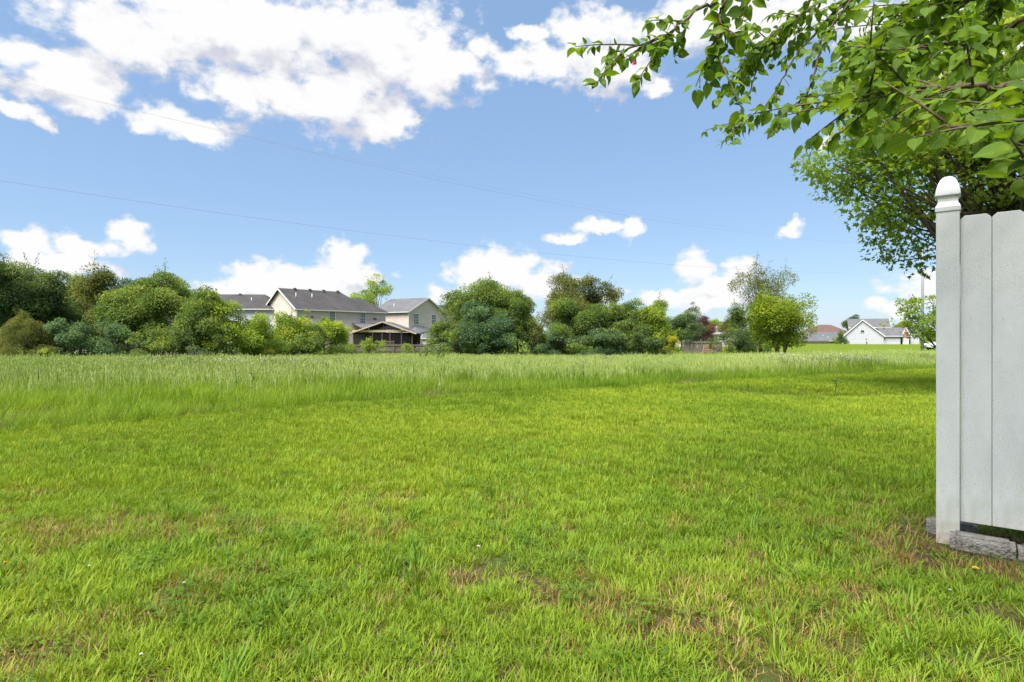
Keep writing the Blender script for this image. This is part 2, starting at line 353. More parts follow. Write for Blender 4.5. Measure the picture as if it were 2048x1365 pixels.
G_LAWN = foliage('lawn_blade', (.155,.255,.022), (.260,.370,.032), (.370,.445,.045), trans=.38, inst=True, spec=.15, rough=.65)
G_BROAD = foliage('broad_grass_blade', (.125,.235,.020), (.190,.315,.028), (.280,.385,.038), trans=.38, inst=True, spec=.2, rough=.55)
G_STRAW = foliage('straw_blade', (.190,.120,.036), (.290,.200,.055), (.400,.310,.110), trans=.25, inst=True)
G_CLOV = foliage('clover_leaf', (.075,.160,.014), (.115,.210,.016), (.170,.260,.020), trans=.3, inst=True)
G_MEAD = foliage('meadow_blade', (.130,.240,.014), (.200,.320,.020), (.280,.370,.040), trans=.4, inst=True)
G_SEED = foliage('meadow_seed_head', (.270,.380,.090), (.360,.450,.130), (.450,.510,.200), trans=.3, inst=True)
G_LILAC = mat('lilac_petal', (.58,.52,.56), .7)

def proto_coll(name, meshes):
    c = bpy.data.collections.new(name)
    for i, me in enumerate(meshes):
        o = bpy.data.objects.new('%s_clump_%02d' % (name, i), me); c.objects.link(o)
    return c
def scatter(name, label, P, rz, tilt, scl, idx, tint, coll):
    me = bpy.data.meshes.new(name); n = len(P); me.vertices.add(n); me.vertices.foreach_set('co', np.asarray(P, np.float32).ravel())
    rng = np.random.default_rng(n)
    R = np.stack([rng.normal(0, 1, n)*tilt, rng.normal(0, 1, n)*tilt, rz], -1).astype(np.float32)
    a = me.attributes.new('rot', 'FLOAT_VECTOR', 'POINT'); a.data.foreach_set('vector', R.ravel())
    a = me.attributes.new('scl', 'FLOAT_VECTOR', 'POINT'); a.data.foreach_set('vector', np.asarray(scl, np.float32).ravel())
    a = me.attributes.new('idx', 'INT', 'POINT'); a.data.foreach_set('value', np.asarray(idx, np.int32))
    a = me.attributes.new('tint', 'FLOAT', 'POINT'); a.data.foreach_set('value', np.clip(tint, 0, 1).astype(np.float32))
    o = np_obj(name, me); tag(o, label=label, kind='stuff')
    g = bpy.data.node_groups.new(name + '_nodes', 'GeometryNodeTree'); L = g.links.new
    g.interface.new_socket('Geometry', in_out='INPUT', socket_type='NodeSocketGeometry'); g.interface.new_socket('Geometry', in_out='OUTPUT', socket_type='NodeSocketGeometry')
    gi, go = g.nodes.new('NodeGroupInput'), g.nodes.new('NodeGroupOutput')
    ci = nd(g, 'GeometryNodeCollectionInfo'); ci.inputs['Collection'].default_value = coll; ci.inputs['Separate Children'].default_value = True; ci.inputs['Reset Children'].default_value = True
    ip = nd(g, 'GeometryNodeInstanceOnPoints'); ip.inputs['Pick Instance'].default_value = True
    def na(nm, dt):
        x = nd(g, 'GeometryNodeInputNamedAttribute', data_type=dt); x.inputs['Name'].default_value = nm
        return [s for s in x.outputs if s.enabled and s.name == 'Attribute'][0]
    L(gi.outputs[0], ip.inputs['Points']); L(ci.outputs[0], ip.inputs['Instance']); L(na('idx', 'INT'), ip.inputs['Instance Index'])
    er = nd(g, 'FunctionNodeEulerToRotation'); L(na('rot', 'FLOAT_VECTOR'), er.inputs[0]); L(er.outputs[0], ip.inputs['Rotation'])
    L(na('scl', 'FLOAT_VECTOR'), ip.inputs['Scale']); L(ip.outputs[0], go.inputs[0])
    md = o.modifiers.new('scatter', 'NODES'); md.node_group = g
    return o

def on_fence(x, y):                     # keep grass out of the fence, post and edging blocks
    dx, dy = x - 2.322, y - 3.116; a = dx*.783 - dy*.622; b = dx*.622 + dy*.783
    return (a > -.06) & (a < 3.2) & (b > -.13) & (b < .24)
def band(rng, y0, y1, dens, kx=1.08, mx=.9):
    n = int(dens*(y1 - y0)*2*(kx*(y0 + y1)/2 + mx)*1.06)
    y = y0 + (y1 - y0)*rng.random(n); hw = kx*y + mx; w1 = kx*y1 + mx
    x = (rng.random(n)*2 - 1)*w1; k = np.abs(x) < hw; return x[k], y[k]
def fence_bare(x, y):                   # worn strip in front of the fence
    dx, dy = x - 2.322, y - 3.116; a = dx*.783 - dy*.622; b = dx*.622 + dy*.783
    return ss(-.80, -.34, b)*(1 - ss(.25, .6, b))*ss(-.5, -.1, a)

def build_lawn():
    rng = np.random.default_rng(11)
    turf = [tuft('lawn_tuft', G_LAWN, 100 + i, 24, .045, .035, .075, .003, .0055, (.05, .9), (.2, 1.1)) for i in range(4)]
    mid = [tuft('lawn_mid', G_LAWN, 120 + i, 34, .11, .05, .10, .006, .010, (.05, .8), (.1, .8), segs=2) for i in range(3)]
    broad = [tuft('lawn_broad', G_BROAD, 140 + i, 15, .032, .065, .125, .006, .0105, (.25, .95), (.15, .9)) for i in range(4)]
    straw = [tuft('lawn_straw', G_STRAW, 160 + i, 20, .05, .03, .075, .002, .004, (.1, 1.3), (.0, .6), segs=2) for i in range(2)]
    clov = [leafy('lawn_clover', G_CLOV, 180 + i, 26, .07, .010) for i in range(2)]
    coll = proto_coll('lawn', turf + mid + broad + straw + clov)       # 0-3, 4-6, 7-10, 11-12, 13-14
    P, RZ, S, I, T, = [], [], [], [], []
    def put(x, y, idx, s, t):
        k = (~on_fence(x, y)) & (y < y_edge(x) + .25)
        x, y = x[k], y[k]; n = len(x); s = np.broadcast_to(s, k.shape)[k]; t = np.broadcast_to(t, k.shape)[k]; idx = np.broadcast_to(idx, k.shape)[k]
        P.append(np.stack([x, y, gz(x, y)], -1)); RZ.append(rng.random(n)*6.283); S.append(s); I.append(idx); T.append(t)
    for y0, y1, d in ((1.1, 2.6, 900), (2.6, 4.2, 720), (4.2, 6.5, 420)):
        x, y = band(rng, y0, y1, d); n = len(x)
        patch = fbm(x*2.6, y*2.6); k = rng.random(n) < ss(.24, .46, patch + .10*ss(2.5, 4.5, y))*(1 - .97*fence_bare(x, y))*(1 - .72*ss(.47, .60, fbm(x*2.1 + 80, y*2.1 + 20))) + .22*(1 - fence_bare(x, y))
        x, y = x[k], y[k]; n = len(x)
        t = .42 + .5*(fbm(x*.8 + 5, y*.8) - .5)*1.6 + rng.normal(0, .13, n) + .12*ss(3, 6, y)
        put(x, y, rng.integers(0, 4, n), .75 + .5*rng.random(n), t)
    for y0, y1, d in ((4.2, 7, 240), (7, 11, 190), (11, 23, 105)):
        x, y = band(rng, y0, y1, d); n = len(x)
        t = .42 + .9*(fbm(x*.55 + 5, y*.55) - .5) + rng.normal(0, .14, n) + .06*ss(5, 10, y)
        put(x, y, rng.integers(4, 7, n), (.7 + .5*rng.random(n))*(.85 + .35*ss(7, 16, y)), t)
    # broad-bladed clumps in drifts
    for y0, y1, d in ((1.1, 3.2, 130), (3.2, 6, 85), (6, 10, 34)):
        x, y = band(rng, y0, y1, d); n = len(x)
        k = rng.random(n) < ss(.44, .62, fbm(x*1.1 + 40, y*1.1 + 7))*(1 - .8*fence_bare(x, y)) + .06
        x, y = x[k], y[k]; n = len(x)
        put(x, y, rng.integers(7, 11, n), .55 + .6*rng.random(n), .40 + .9*(fbm(x + 3, y + 60) - .5) + rng.normal(0, .15, n))
    # straw and clover
    for y0, y1, d in ((1.1, 3.5, 430), (3.5, 7, 170), (7, 12, 25)):
        x, y = band(rng, y0, y1, d); n = len(x)
        k = rng.random(n) < .95*ss(.47, .60, fbm(x*2.1 + 80, y*2.1 + 20)) + .6*fence_bare(x, y) + .05
        x, y = x[k], y[k]; n = len(x); put(x, y, rng.integers(11, 13, n), .7 + .6*rng.random(n), rng.random(n))
    for y0, y1, d in ((1.1, 3.5, 70), (3.5, 6, 24)):
        x, y = band(rng, y0, y1, d); n = len(x)
        k = rng.random(n) < ss(.5, .66, fbm(x*2.4 + 120, y*2.4 + 70)) + .3*fence_bare(x, y) + .05
        x, y = x[k], y[k]; n = len(x); put(x, y, rng.integers(13, 15, n), .7 + .7*rng.random(n), .4 + rng.normal(0, .2, n))
    # dry clippings lying in the dip of the lawn
    n = 260; x = rng.normal(6.15, .28, n); y = rng.normal(11.35, .16, n); put(x, y, rng.integers(11, 13, n), 1.2 + .8*rng.random(n), .5 + .4*rng.random(n))
    S_ = np.concatenate(S); hs = np.random.default_rng(3).uniform(.8, 1.2, len(S_))
    scatter('lawn_grass', 'short yellow-green mown lawn with broad clumps and straw patches', np.concatenate(P), np.concatenate(RZ), .12,
            np.stack([S_, S_, S_*hs], -1), np.concatenate(I), np.concatenate(T), coll)

def y_end(x):                            # far side of the meadow
    return np.interp(x, [-60, -20, 0, 18, 26, 60], [46, 50, 60, 56, 47, 47])
def build_meadow():
    rng = np.random.default_rng(21)
    low = [tuft('meadow_low', [G_MEAD, G_SEED], 200 + i, 46, .20, .14, .32, .004, .008, (.05, .75), (.2, 1.1)) for i in range(3)]
    tall = [tuft('meadow_tall', [G_MEAD, G_SEED], 220 + i, 34, .22, .18, .40, .004, .008, (.05, .7), (.2, 1.0), stalks=7, stalk_h=(.28, .55)) for i in range(3)]
    pale = [tuft('meadow_xpale', [G_MEAD, G_SEED], 240 + i, 34, .30, .20, .40, .005, .008, (.05, .6), (.2, .9), segs=2, stalks=15, stalk_h=(.26, .56)) for i in range(3)]
    coll = proto_coll('meadow', low + tall + pale)
    P, RZ, S, I, T = [], [], [], [], []
    for y0, y1, d in ((3, 10, 30), (10, 16, 20), (16, 26, 12), (26, 40, 7), (40, 62, 4.5)):
        x, y = band(rng, y0, y1, d, 1.04, 2.0); ye = y_edge(x)
        k = (y > ye + rng.normal(0, .12, len(x))) & (y < y_end(x)); x, y, ye = x[k], y[k], ye[k]; n = len(x)
        dd = y - ye; pn = fbm(x*.25 + 3, y*.25 + 8)
        thr = np.interp(x, [-12, -6, 0, 4, 12], [7.5, 5.0, 2.2, 1.2, .8]); a = ss(.3*thr, 2.0*thr + 1, dd + (pn - .5)*thr)
        u = rng.random(n)
        idx = np.where(u > a, rng.integers(0, 3, n), np.where(rng.random(n) < ss(1.2*thr, 3*thr + 4, dd), rng.integers(6, 9, n), rng.integers(3, 6, n)))
        s = (.98 + .10*ss(0, 3.5, dd))*(.8 + .4*rng.random(n))*(.72 + .28*pn)*(.62 + .76*fbm(x*.9 + 7, y*.9 + 2, 3))
        P.append(np.stack([x, y, gz(x, y)], -1)); RZ.append(rng.random(n)*6.283); S.append(s); I.append(idx)
        T.append(.45 + .9*(fbm(x*.35 + 30, y*.35) - .5) + rng.normal(0, .13, n) - .24*(dd < .5))  # tint drops along the mown edge: its shadow line painted into the blades
    S_ = np.concatenate(S)
    scatter('meadow_grass', 'unmown meadow of tall green grass with pale seed heads', np.concatenate(P), np.concatenate(RZ), .06,
            np.stack([S_, S_, S_], -1), np.concatenate(I), np.concatenate(T), coll)
    # drifts of pale lilac wildflowers
    b = MB(); r2 = np.random.default_rng(5)
    for i in range(30):
        rr = .42*math.sqrt(r2.random()); a = r2.random()*6.283; h = r2.uniform(.34, .56); c = np.array([rr*math.cos(a), rr*math.sin(a), h])
        b.beam((c[0], c[1], 0), c, .004, .004, 0)
        for q in range(4):
            az = q*1.571 + r2.random(); d = np.array([math.cos(az), math.sin(az), .4])*.022; e = np.array([-math.sin(az), math.cos(az), 0])*.013
            b.add([c, c + d*.6 + e, c + d, c + d*.6 - e], [(0, 1, 2, 3)], 1)
    fl = proto_coll('wildflower', [b.mesh('wildflower', [G_MEAD, G_LILAC])])
    P = []
    for cx, cy, sx, sy, n in ((9.8, 20.8, 2.6, 1.6, 14), (11.8, 20.0, 1.2, .8, 9), (12.7, 20.2, .3, .15, 4), (3.4, 23, .9, .6, 12), (-6.5, 17.5, 1.5, .6, 14), (-11, 19, 1.4, .7, 14)):
        x = r2.normal(cx, sx*.6, n); y = r2.normal(cy, sy*.6, n); P.append(np.stack([x, y, gz(x, y)], -1))
    P = np.concatenate(P); n = len(P)
    scatter('wildflowers', 'drifts of small pale lilac wildflowers in the meadow', P, r2.random(n)*6.283, .08, np.full((n, 3), 1.0)*r2.uniform(.85, 1.15, (n, 1)), np.zeros(n), r2.random(n), fl)
build_lawn(); build_meadow()

# ------------------------------------------------------------------ white vinyl fence and its edging blocks
def vinyl():
    m = bpy.data.materials.new('white_vinyl'); m.use_nodes = True; nt = m.node_tree; L = nt.links.new
    p = nt.nodes['Principled BSDF']; p.inputs['Roughness'].default_value = .42; p.inputs['Specular IOR Level'].default_value = .4
    tc = nd(nt, 'ShaderNodeTexCoord')
    def N(s, d=4.0):
        n = nd(nt, 'ShaderNodeTexNoise', inp={'Scale': s, 'Detail': d, 'Roughness': .6}); L(tc.outputs['Object'], n.inputs['Vector']); return n.outputs['Fac']
    def R(f, a, b, lo=0., hi=1.):
        r = nd(nt, 'ShaderNodeMapRange', inp={1: a, 2: b, 3: lo, 4: hi}); L(f, r.inputs[0]); return r.outputs[0]
    def MX(f, a, b):
        x = nd(nt, 'ShaderNodeMix', data_type='RGBA'); L(f, x.inputs[0])
        for i, v in ((6, a), (7, b)):
            if isinstance(v, tuple): x.inputs[i].default_value = (*v, 1)
            else: L(v, x.inputs[i])
        return x.outputs[2]
    def MUL(a, b):
        x = nd(nt, 'ShaderNodeMath', operation='MULTIPLY'); L(a, x.inputs[0]); L(b, x.inputs[1]); return x.outputs[0]
    c = MX(R(N(5), .35, .7), (.565,.575,.58), (.485,.50,.50))
    speck = MUL(R(N(150, 2.0), .52, .62), R(N(6), .38, .58, .1, .75))
    c = MX(speck, c, (.36,.40,.38))                                   # mildew specks
    sp2 = MUL(R(N(75, 3.0), .64, .70), R(N(3), .38, .6, .1, .8))
    c = MX(sp2, c, (.22,.21,.19))
    sx = nd(nt, 'ShaderNodeSeparateXYZ'); L(tc.outputs['Object'], sx.inputs[0])
    low = MUL(R(sx.outputs[2], .22, .02), R(N(24), .32, .58, .1, .9))
    c = MX(low, c, (.40,.33,.24))                                     # soil splashed on the foot
    alg = MUL(R(sx.outputs[2], .55, .08), R(N(11), .45, .68, 0., .55))
    c = MX(alg, c, (.33,.37,.25))                                     # green algae low down
    L(c, p.inputs['Base Color']); return m
M_VINYL = vinyl()
M_BLOCK = mat('concrete_block', (.20,.185,.170), .95, .1, noise=(26, (.30,.28,.255), .35, .7), bump=(70, 1.0))

def build_white_fence():
    f = thing('vinyl_fence', 'white vinyl privacy fence with dog-eared boards and pointed post cap', 'fence', (2.322, 3.116, gzf(2.322, 3.116)), math.atan2(-.622, .783))
    MB().box(0, .103, 0, .103, -.15, 1.812).obj('post', M_VINYL, f, bevel=.004)
    prof = [(.0545,1.806),(.0560,1.808),(.0560,1.830),(.0530,1.838),(.0470,1.848),(.0435,1.862),(.0440,1.876),(.0480,1.887),(.0555,1.894),(.0556,1.900),(.0538,1.915),(.0492,1.940),(.0422,1.963),(.0332,1.983),(.0218,1.997),(.0095,2.004)]
    b = MB(); V = []
    for w, z in prof:
        for sx, sy in ((-1,-1),(1,-1),(1,1),(-1,1)): V.append((.0515 + sx*w, .0515 + sy*w, z))
    n = len(prof); Fq = [(4*i + j, 4*i + (j+1) % 4, 4*i + 4 + (j+1) % 4, 4*i + 4 + j) for i in range(n-1) for j in range(4)] + [(4*n-4, 4*n-3, 4*n-2, 4*n-1), (3, 2, 1, 0)]
    b.add(V, Fq); b.obj('post_cap', M_VINYL, f, bevel=.0025)
    bw, gap, th = .1295, .0035, .022
    me = None; y0 = .034
    for i in range(16):
        x = .1045 + i*(bw + gap)
        if me is None:
            z0, z1, c = .128, 1.778, .019
            o2 = [(0, z0), (bw, z0), (bw, z1 - c), (bw - c, z1), (c, z1), (0, z1 - c)]
            V = [(p[0], 0, p[1]) for p in o2] + [(p[0], th, p[1]) for p in o2]
            Fq = [tuple(range(6)), tuple(range(11, 5, -1))] + [(j, j + 6, (j+1) % 6 + 6, (j+1) % 6) for j in range(6)]
            o = MB().add(V, Fq).box(bw - .004, bw + .012, .010, .015, z0 + .004, z1 - c - .004).obj('board', M_VINYL, f, bevel=.002); me = o.data
        else:
            o = bpy.data.objects.new('board', me); COL.objects.link(o); o.parent = f
            bb = o.modifiers.new('bevel', 'BEVEL'); bb.width = .002; bb.segments = 2; bb.limit_method = 'ANGLE'
        o.location = (x, y0 + (.0015 if i % 2 else 0), 0)
    for z in (.30, 1.0, 1.55):
        MB().box(.1035, 2.13, y0 + th + .002, y0 + th + .034, z, z + .09).obj('rail', M_VINYL, f, bevel=.003)
    MB().box(2.139, 2.242, 0, .103, -.15, 1.812).obj('post', M_VINYL, f, bevel=.004)
    # concrete edging blocks along the foot
    T = f.matrix_basis.copy() if False else Matrix.Translation(f.location) @ Matrix.Rotation(f.rotation_euler.z, 4, 'Z')
    rng = np.random.default_rng(8)
    def block(a, bq, l, d, h, rz, label):
        nx, ny, nz = 9, 4, 4
        me = bpy.data.meshes.new('edging_block'); import bmesh
        bm = bmesh.new(); bmesh.ops.create_cube(bm, size=1)
        bmesh.ops.bevel(bm, geom=bm.edges[:], offset=.09, segments=2, affect='EDGES')
        bmesh.ops.subdivide_edges(bm, edges=bm.edges[:], cuts=3, use_grid_fill=True)
        for v in bm.verts:
            c = v.co; v.co = Vector((c.x*l, c.y*d, (c.z + .5)*h))
            q = fbm(np.array([c.x*7 + a*31]), np.array([c.y*5 + c.z*6 + 9]))[0] - .5
            v.co += Vector((0, -q*.005, q*.005))
        for fc in bm.faces: fc.smooth = True
        bm.to_mesh(me); bm.free(); me.materials.append(M_BLOCK)
        p = T @ Vector((a + l/2, bq + d/2, 0)); o = bpy.data.objects.new('edging_block', me); COL.objects.link(o)
        o.location = (p.x, p.y, gzf(p.x, p.y) - .012); o.rotation_euler = (0, 0, f.rotation_euler.z + rz)
        tag(o, label, 'edging block', 'concrete edging blocks at the fence foot')
    block(.062, -.098, .262, .092, .100, -.01, 'whole grey concrete edging block standing against the white post, under the first board')
    block(.332, -.088, .262, .092, .088, .02, 'grey concrete edging block cut by the right picture edge, second along the fence')
    block(-.050, .118, .230, .095, .100, .06, 'short tan edging block peeking out from behind the white post')
build_white_fence()
# ------------------------------------------------------------------ trees and shrubs
def norm(a): return a/(np.linalg.norm(a, axis=-1, keepdims=True) + 1e-9)
MAPLE = np.array([(0,0),(.28,-.04),(.16,.22),(.52,.36),(.22,.46),(.14,.62),(0,1.0),(-.14,.62),(-.22,.46),(-.52,.36),(-.16,.22),(-.28,-.04)])
def leaf_cloud(name, C, D, N, ln, wd, var, mt, parent, shape='rhomb', curl=.18):
    """one face (or fan) for each leaf: C base point, D direction of the leaf, N its upper side"""
    n = len(C); D = norm(D); S = norm(np.cross(D, N)); U = np.cross(S, D)
    ln = ln[:, None]; wd = wd[:, None]
    if shape == 'rhomb':
        V = np.stack([C, C + D*ln*.48 + S*wd*.5 + U*wd*curl, C + D*ln - U*ln*.12, C + D*ln*.48 - S*wd*.5 + U*wd*curl], 1).reshape(-1, 3)
        Q = np.arange(n*4).reshape(n, 4); me = np_mesh(name, V, [Q], mt, face_attr={'var': var})
    elif shape == 'oval':
        pts = [(0,0,0),(.25,.40,.10),(.60,.46,.08),(1,0,-.14),(.60,-.46,.08),(.25,-.40,.10),(.35,0,-.02),(.68,0,-.04)]
        V = np.stack([C + D*ln*a + S*wd*b + U*ln*c for a, b, c in pts], 1).reshape(-1, 3)
        f = np.array([(0,6,1),(1,6,7),(1,7,2),(2,7,3),(3,7,4),(4,7,5),(5,7,6),(5,6,0)])
        Q = (np.arange(n)[:, None, None]*8 + f[None]).reshape(-1, 3); me = np_mesh(name, V, [Q], mt, face_attr={'var': np.repeat(var, 8)}, smooth=True)
    else:
        k = len(MAPLE); P = [C + D*ln*.32]
        for a, b in MAPLE: P.append(C + D*ln*b + S*ln*a + U*ln*(-.10*b*b + .16*abs(a)))
        V = np.stack(P, 1).reshape(-1, 3)
        f = np.array([(0, 1 + i, 1 + (i+1) % k) for i in range(k)])
        Q = (np.arange(n)[:, None, None]*(k+1) + f[None]).reshape(-1, 3); me = np_mesh(name, V, [Q], mt, face_attr={'var': np.repeat(var, k)})
    return np_obj(name, me, parent)

TREE_LEAVES = 0
def tree(name, label, cat, loc, H, rx, mtn, seed, ry=None, low=.12, leaf=.145, dens=1.0, nclump=None, stems=1, trunk_r=None, shape='rhomb', form='round',
         sprigs=10, group=None, flat=.55, aspect=.55, gap=0.0, trunk_col=None, top_bias=1.0, limbs=9, crown_c=None, cl_r=(.20, .36), lobes=True):
    """a tree or shrub standing at loc: tapered stems with limbs, and a crown of leaf clumps"""
    global TREE_LEAVES
    rng = np.random.default_rng(seed); ry = ry or rx*.9; t = thing(name, label, cat, loc, 0, group)
    z0, z1 = H*low, H; cz, rz = (z0 + z1)/2, (z1 - z0)/2
    cc = np.array([0, 0, cz]) if crown_c is None else np.array([crown_c[0], crown_c[1], cz])
    K = nclump or int(np.clip(15*rx*rz, 20, 110))
    dirs = norm(rng.normal(0, 1, (K, 3)))
    r = rng.random(K)**(1/2.4)*.86
    lump = .58 + .74*vnoise(dirs[:, 0]*1.6 + seed*3.1, dirs[:, 2]*1.6 + dirs[:, 1]*1.3 + 7)
    if form == 'cone':
        h = rng.random(K)**1.35; a = rng.random(K)*6.283; rr = (1 - h*.96)*(.45 + .55*rng.random(K)**.5)
        cen = np.stack([rx*rr*np.cos(a), ry*rr*np.sin(a), z0 + (z1 - z0)*h*.97 + .1], -1); R = rx*rng.uniform(.16, .30, K)*(1.15 - h*.75)
        dirs = norm(np.stack([np.cos(a), np.sin(a), .3*np.ones(K)], -1))
    else:
        if lobes:
          nl = rng.integers(8, 14); ld = norm(rng.normal(0, 1, (nl, 3))); lc = ld*rng.uniform(.25, .74, (nl, 1)); lr = rng.uniform(.18, .46, nl)
          lc[0] = (rng.normal(0, .18), rng.normal(0, .18), .62); lr[0] = .36; lc[1] = (rng.normal(0, .3), rng.normal(0, .3), -.35); lr[1] = .62
          if low < .1:
            lc[1, 2] = -.55; lc[2] = (.5, rng.normal(0, .2), -.62); lc[3] = (-.5, rng.normal(0, .2), -.62); lr[2] = lr[3] = .5
          li = rng.integers(0, nl, K); q = lc[li] + dirs*(lr[li]*r*lump*1.12)[:, None]
          cen = cc + q*np.array([rx, ry, rz]); dirs = norm(q + dirs*.4)
        else: cen = cc + dirs*np.array([rx, ry, rz])*(r*lump)[:, None]
        if form == 'vase': cen[:, :2] = cc[:2] + (cen[:, :2] - cc[:2])*(.62 + .5*np.clip((cen[:, 2:3] - z0)/(z1 - z0), 0, 1))
        R = min(rx, rz*1.15)*rng.uniform(*cl_r, K)*.86
    cen[:, 2] = np.maximum(cen[:, 2], R*.5 + .02)
    cvar = np.clip(.5 + rng.normal(0, .20, K), .05, .95)
    C, D, N, L_, Wd, Vr = [], [], [], [], [], []
    for i in range(K):
        if gap and rng.random() < gap: continue
        n = int(dens*rng.uniform(.45, 1.25)*52*(R[i]/leaf)**2*.36) + 6
        d = norm(rng.normal(0, 1, (n, 3)) + dirs[i]*.45 + np.array([0, 0, .35])); rad = R[i]*(.35 + .75*rng.random((n, 1))**.6)
        p = cen[i] + d*rad*np.array([1.1, 1.1, flat + .25])
        up = norm(d*.5 + np.array([0, 0, .75]) + rng.normal(0, .5, (n, 3)))
        dr = norm(rng.normal(0, .8, (n, 3)) + d*.7 + np.array([0, 0, -.25]))
        C.append(p); D.append(dr); N.append(up); L_.append(leaf*rng.uniform(.65, 1.3, n)); Vr.append(np.clip(cvar[i] + rng.normal(0, .15, n), 0, 1))
    # stems and limbs
    stem_mbs = []
    tr = trunk_r or max(.03, H*.016)/math.sqrt(stems)*1.25
    for k in range(stems):
        b = MB(); a = 6.283*k/max(stems, 1) + rng.random(); o = np.array([math.cos(a), math.sin(a), 0])*(0 if stems == 1 else tr*1.8)
        sp = 0 if stems == 1 else rx*rng.uniform(.25, .6); top = np.array([cc[0]*.8 + math.cos(a)*sp, cc[1]*.8 + math.sin(a)*sp, H*rng.uniform(.72, .86)])
        n = 7; pts = [o + np.array([0, 0, -.15])]
        for i in range(1, n + 1):
            f = i/n; pts.append(o*(1 - f) + np.array([top[0]*f**1.3, top[1]*f**1.3, top[2]*f]) + rng.normal(0, tr*.5, 3)*np.array([1, 1, .2]))
        rad = [tr*(1.35 if i == 0 else 1 - .86*(i/n)**.9) for i in range(n + 1)]
        b.tube(pts, rad, 8)
        for q in range(max(3, limbs//stems)):
            i = rng.integers(2, n); j = rng.integers(0, K); p0 = pts[i]; p1 = cen[j]
            mdl = (p0 + p1)/2 + np.array([0, 0, -.06*H*rng.random()]) + rng.normal(0, .05*rx, 3)
            b.tube([p0, mdl, p1], [rad[i]*.6, rad[i]*.4, rad[i]*.12 + .003], 5)
        if k == 0: stem_mb, trunk_pts = b, pts
        stem_mbs.append(b)
    for s in range(sprigs):                       # shoots that break the outline
        i = rng.integers(0, K); dz = np.array([rng.normal(0, .35), rng.normal(0, .35), 1.0]) + dirs[i]*.8; dz /= np.linalg.norm(dz)
        if dz[2] < .1: dz[2] = .3
        l = min(rx, rz)*rng.uniform(.22, .5)*(1 if lobes else .55); b0 = cen[i] + dirs[i]*R[i]*.5; b1 = b0 + dz*l
        q0 = trunk_pts[rng.integers(2, 6)]; stem_mb.tube([q0, (q0 + b0)/2 + np.array([0, 0, -.04*H]), b0, (b0 + b1)/2 + rng.normal(0, .03, 3), b1], [.022, .018, .012, .009, .004], 4)
        n = int(dens*l/leaf*5) + 6; tt = rng.random(n)[:, None]
        C.append(b0 + (b1 - b0)*tt + rng.normal(0, leaf*.55, (n, 3))); D.append(rng.normal(0, 1, (n, 3)) + dz*.6); N.append(rng.normal(0, .6, (n, 3)) + np.array([0, 0, 1]))
        L_.append(leaf*rng.uniform(.6, 1.1, n)); Vr.append(np.clip(cvar[i] + .1 + rng.normal(0, .15, n), 0, 1))
    for b in stem_mbs: b.obj('trunk' if stems == 1 else 'stem', trunk_col or M_BARK, t, smooth=True)
    C, D, N, L_, Vr = map(np.concatenate, (C, D, N, L_, Vr)); keep = C[:, 2] > .03
    C, D, N, L_, Vr = C[keep], D[keep], N[keep], L_[keep], Vr[keep]; TREE_LEAVES += len(C)
    leaf_cloud('crown', C, D, N, L_, L_*aspect, Vr, FOL[mtn] if isinstance(mtn, str) else mtn, t, shape)
    return t

def ptree(name, label, cat, px, top, D, hw, mtn, seed, **kw):
    x = (px - 1024)/F*D; z = gzf(x, D); H = CAM_H + (676 - top)/F*D - z
    return tree(name, label, cat, (x, D, z), H, hw/F*D*1.26, mtn, seed, **kw)

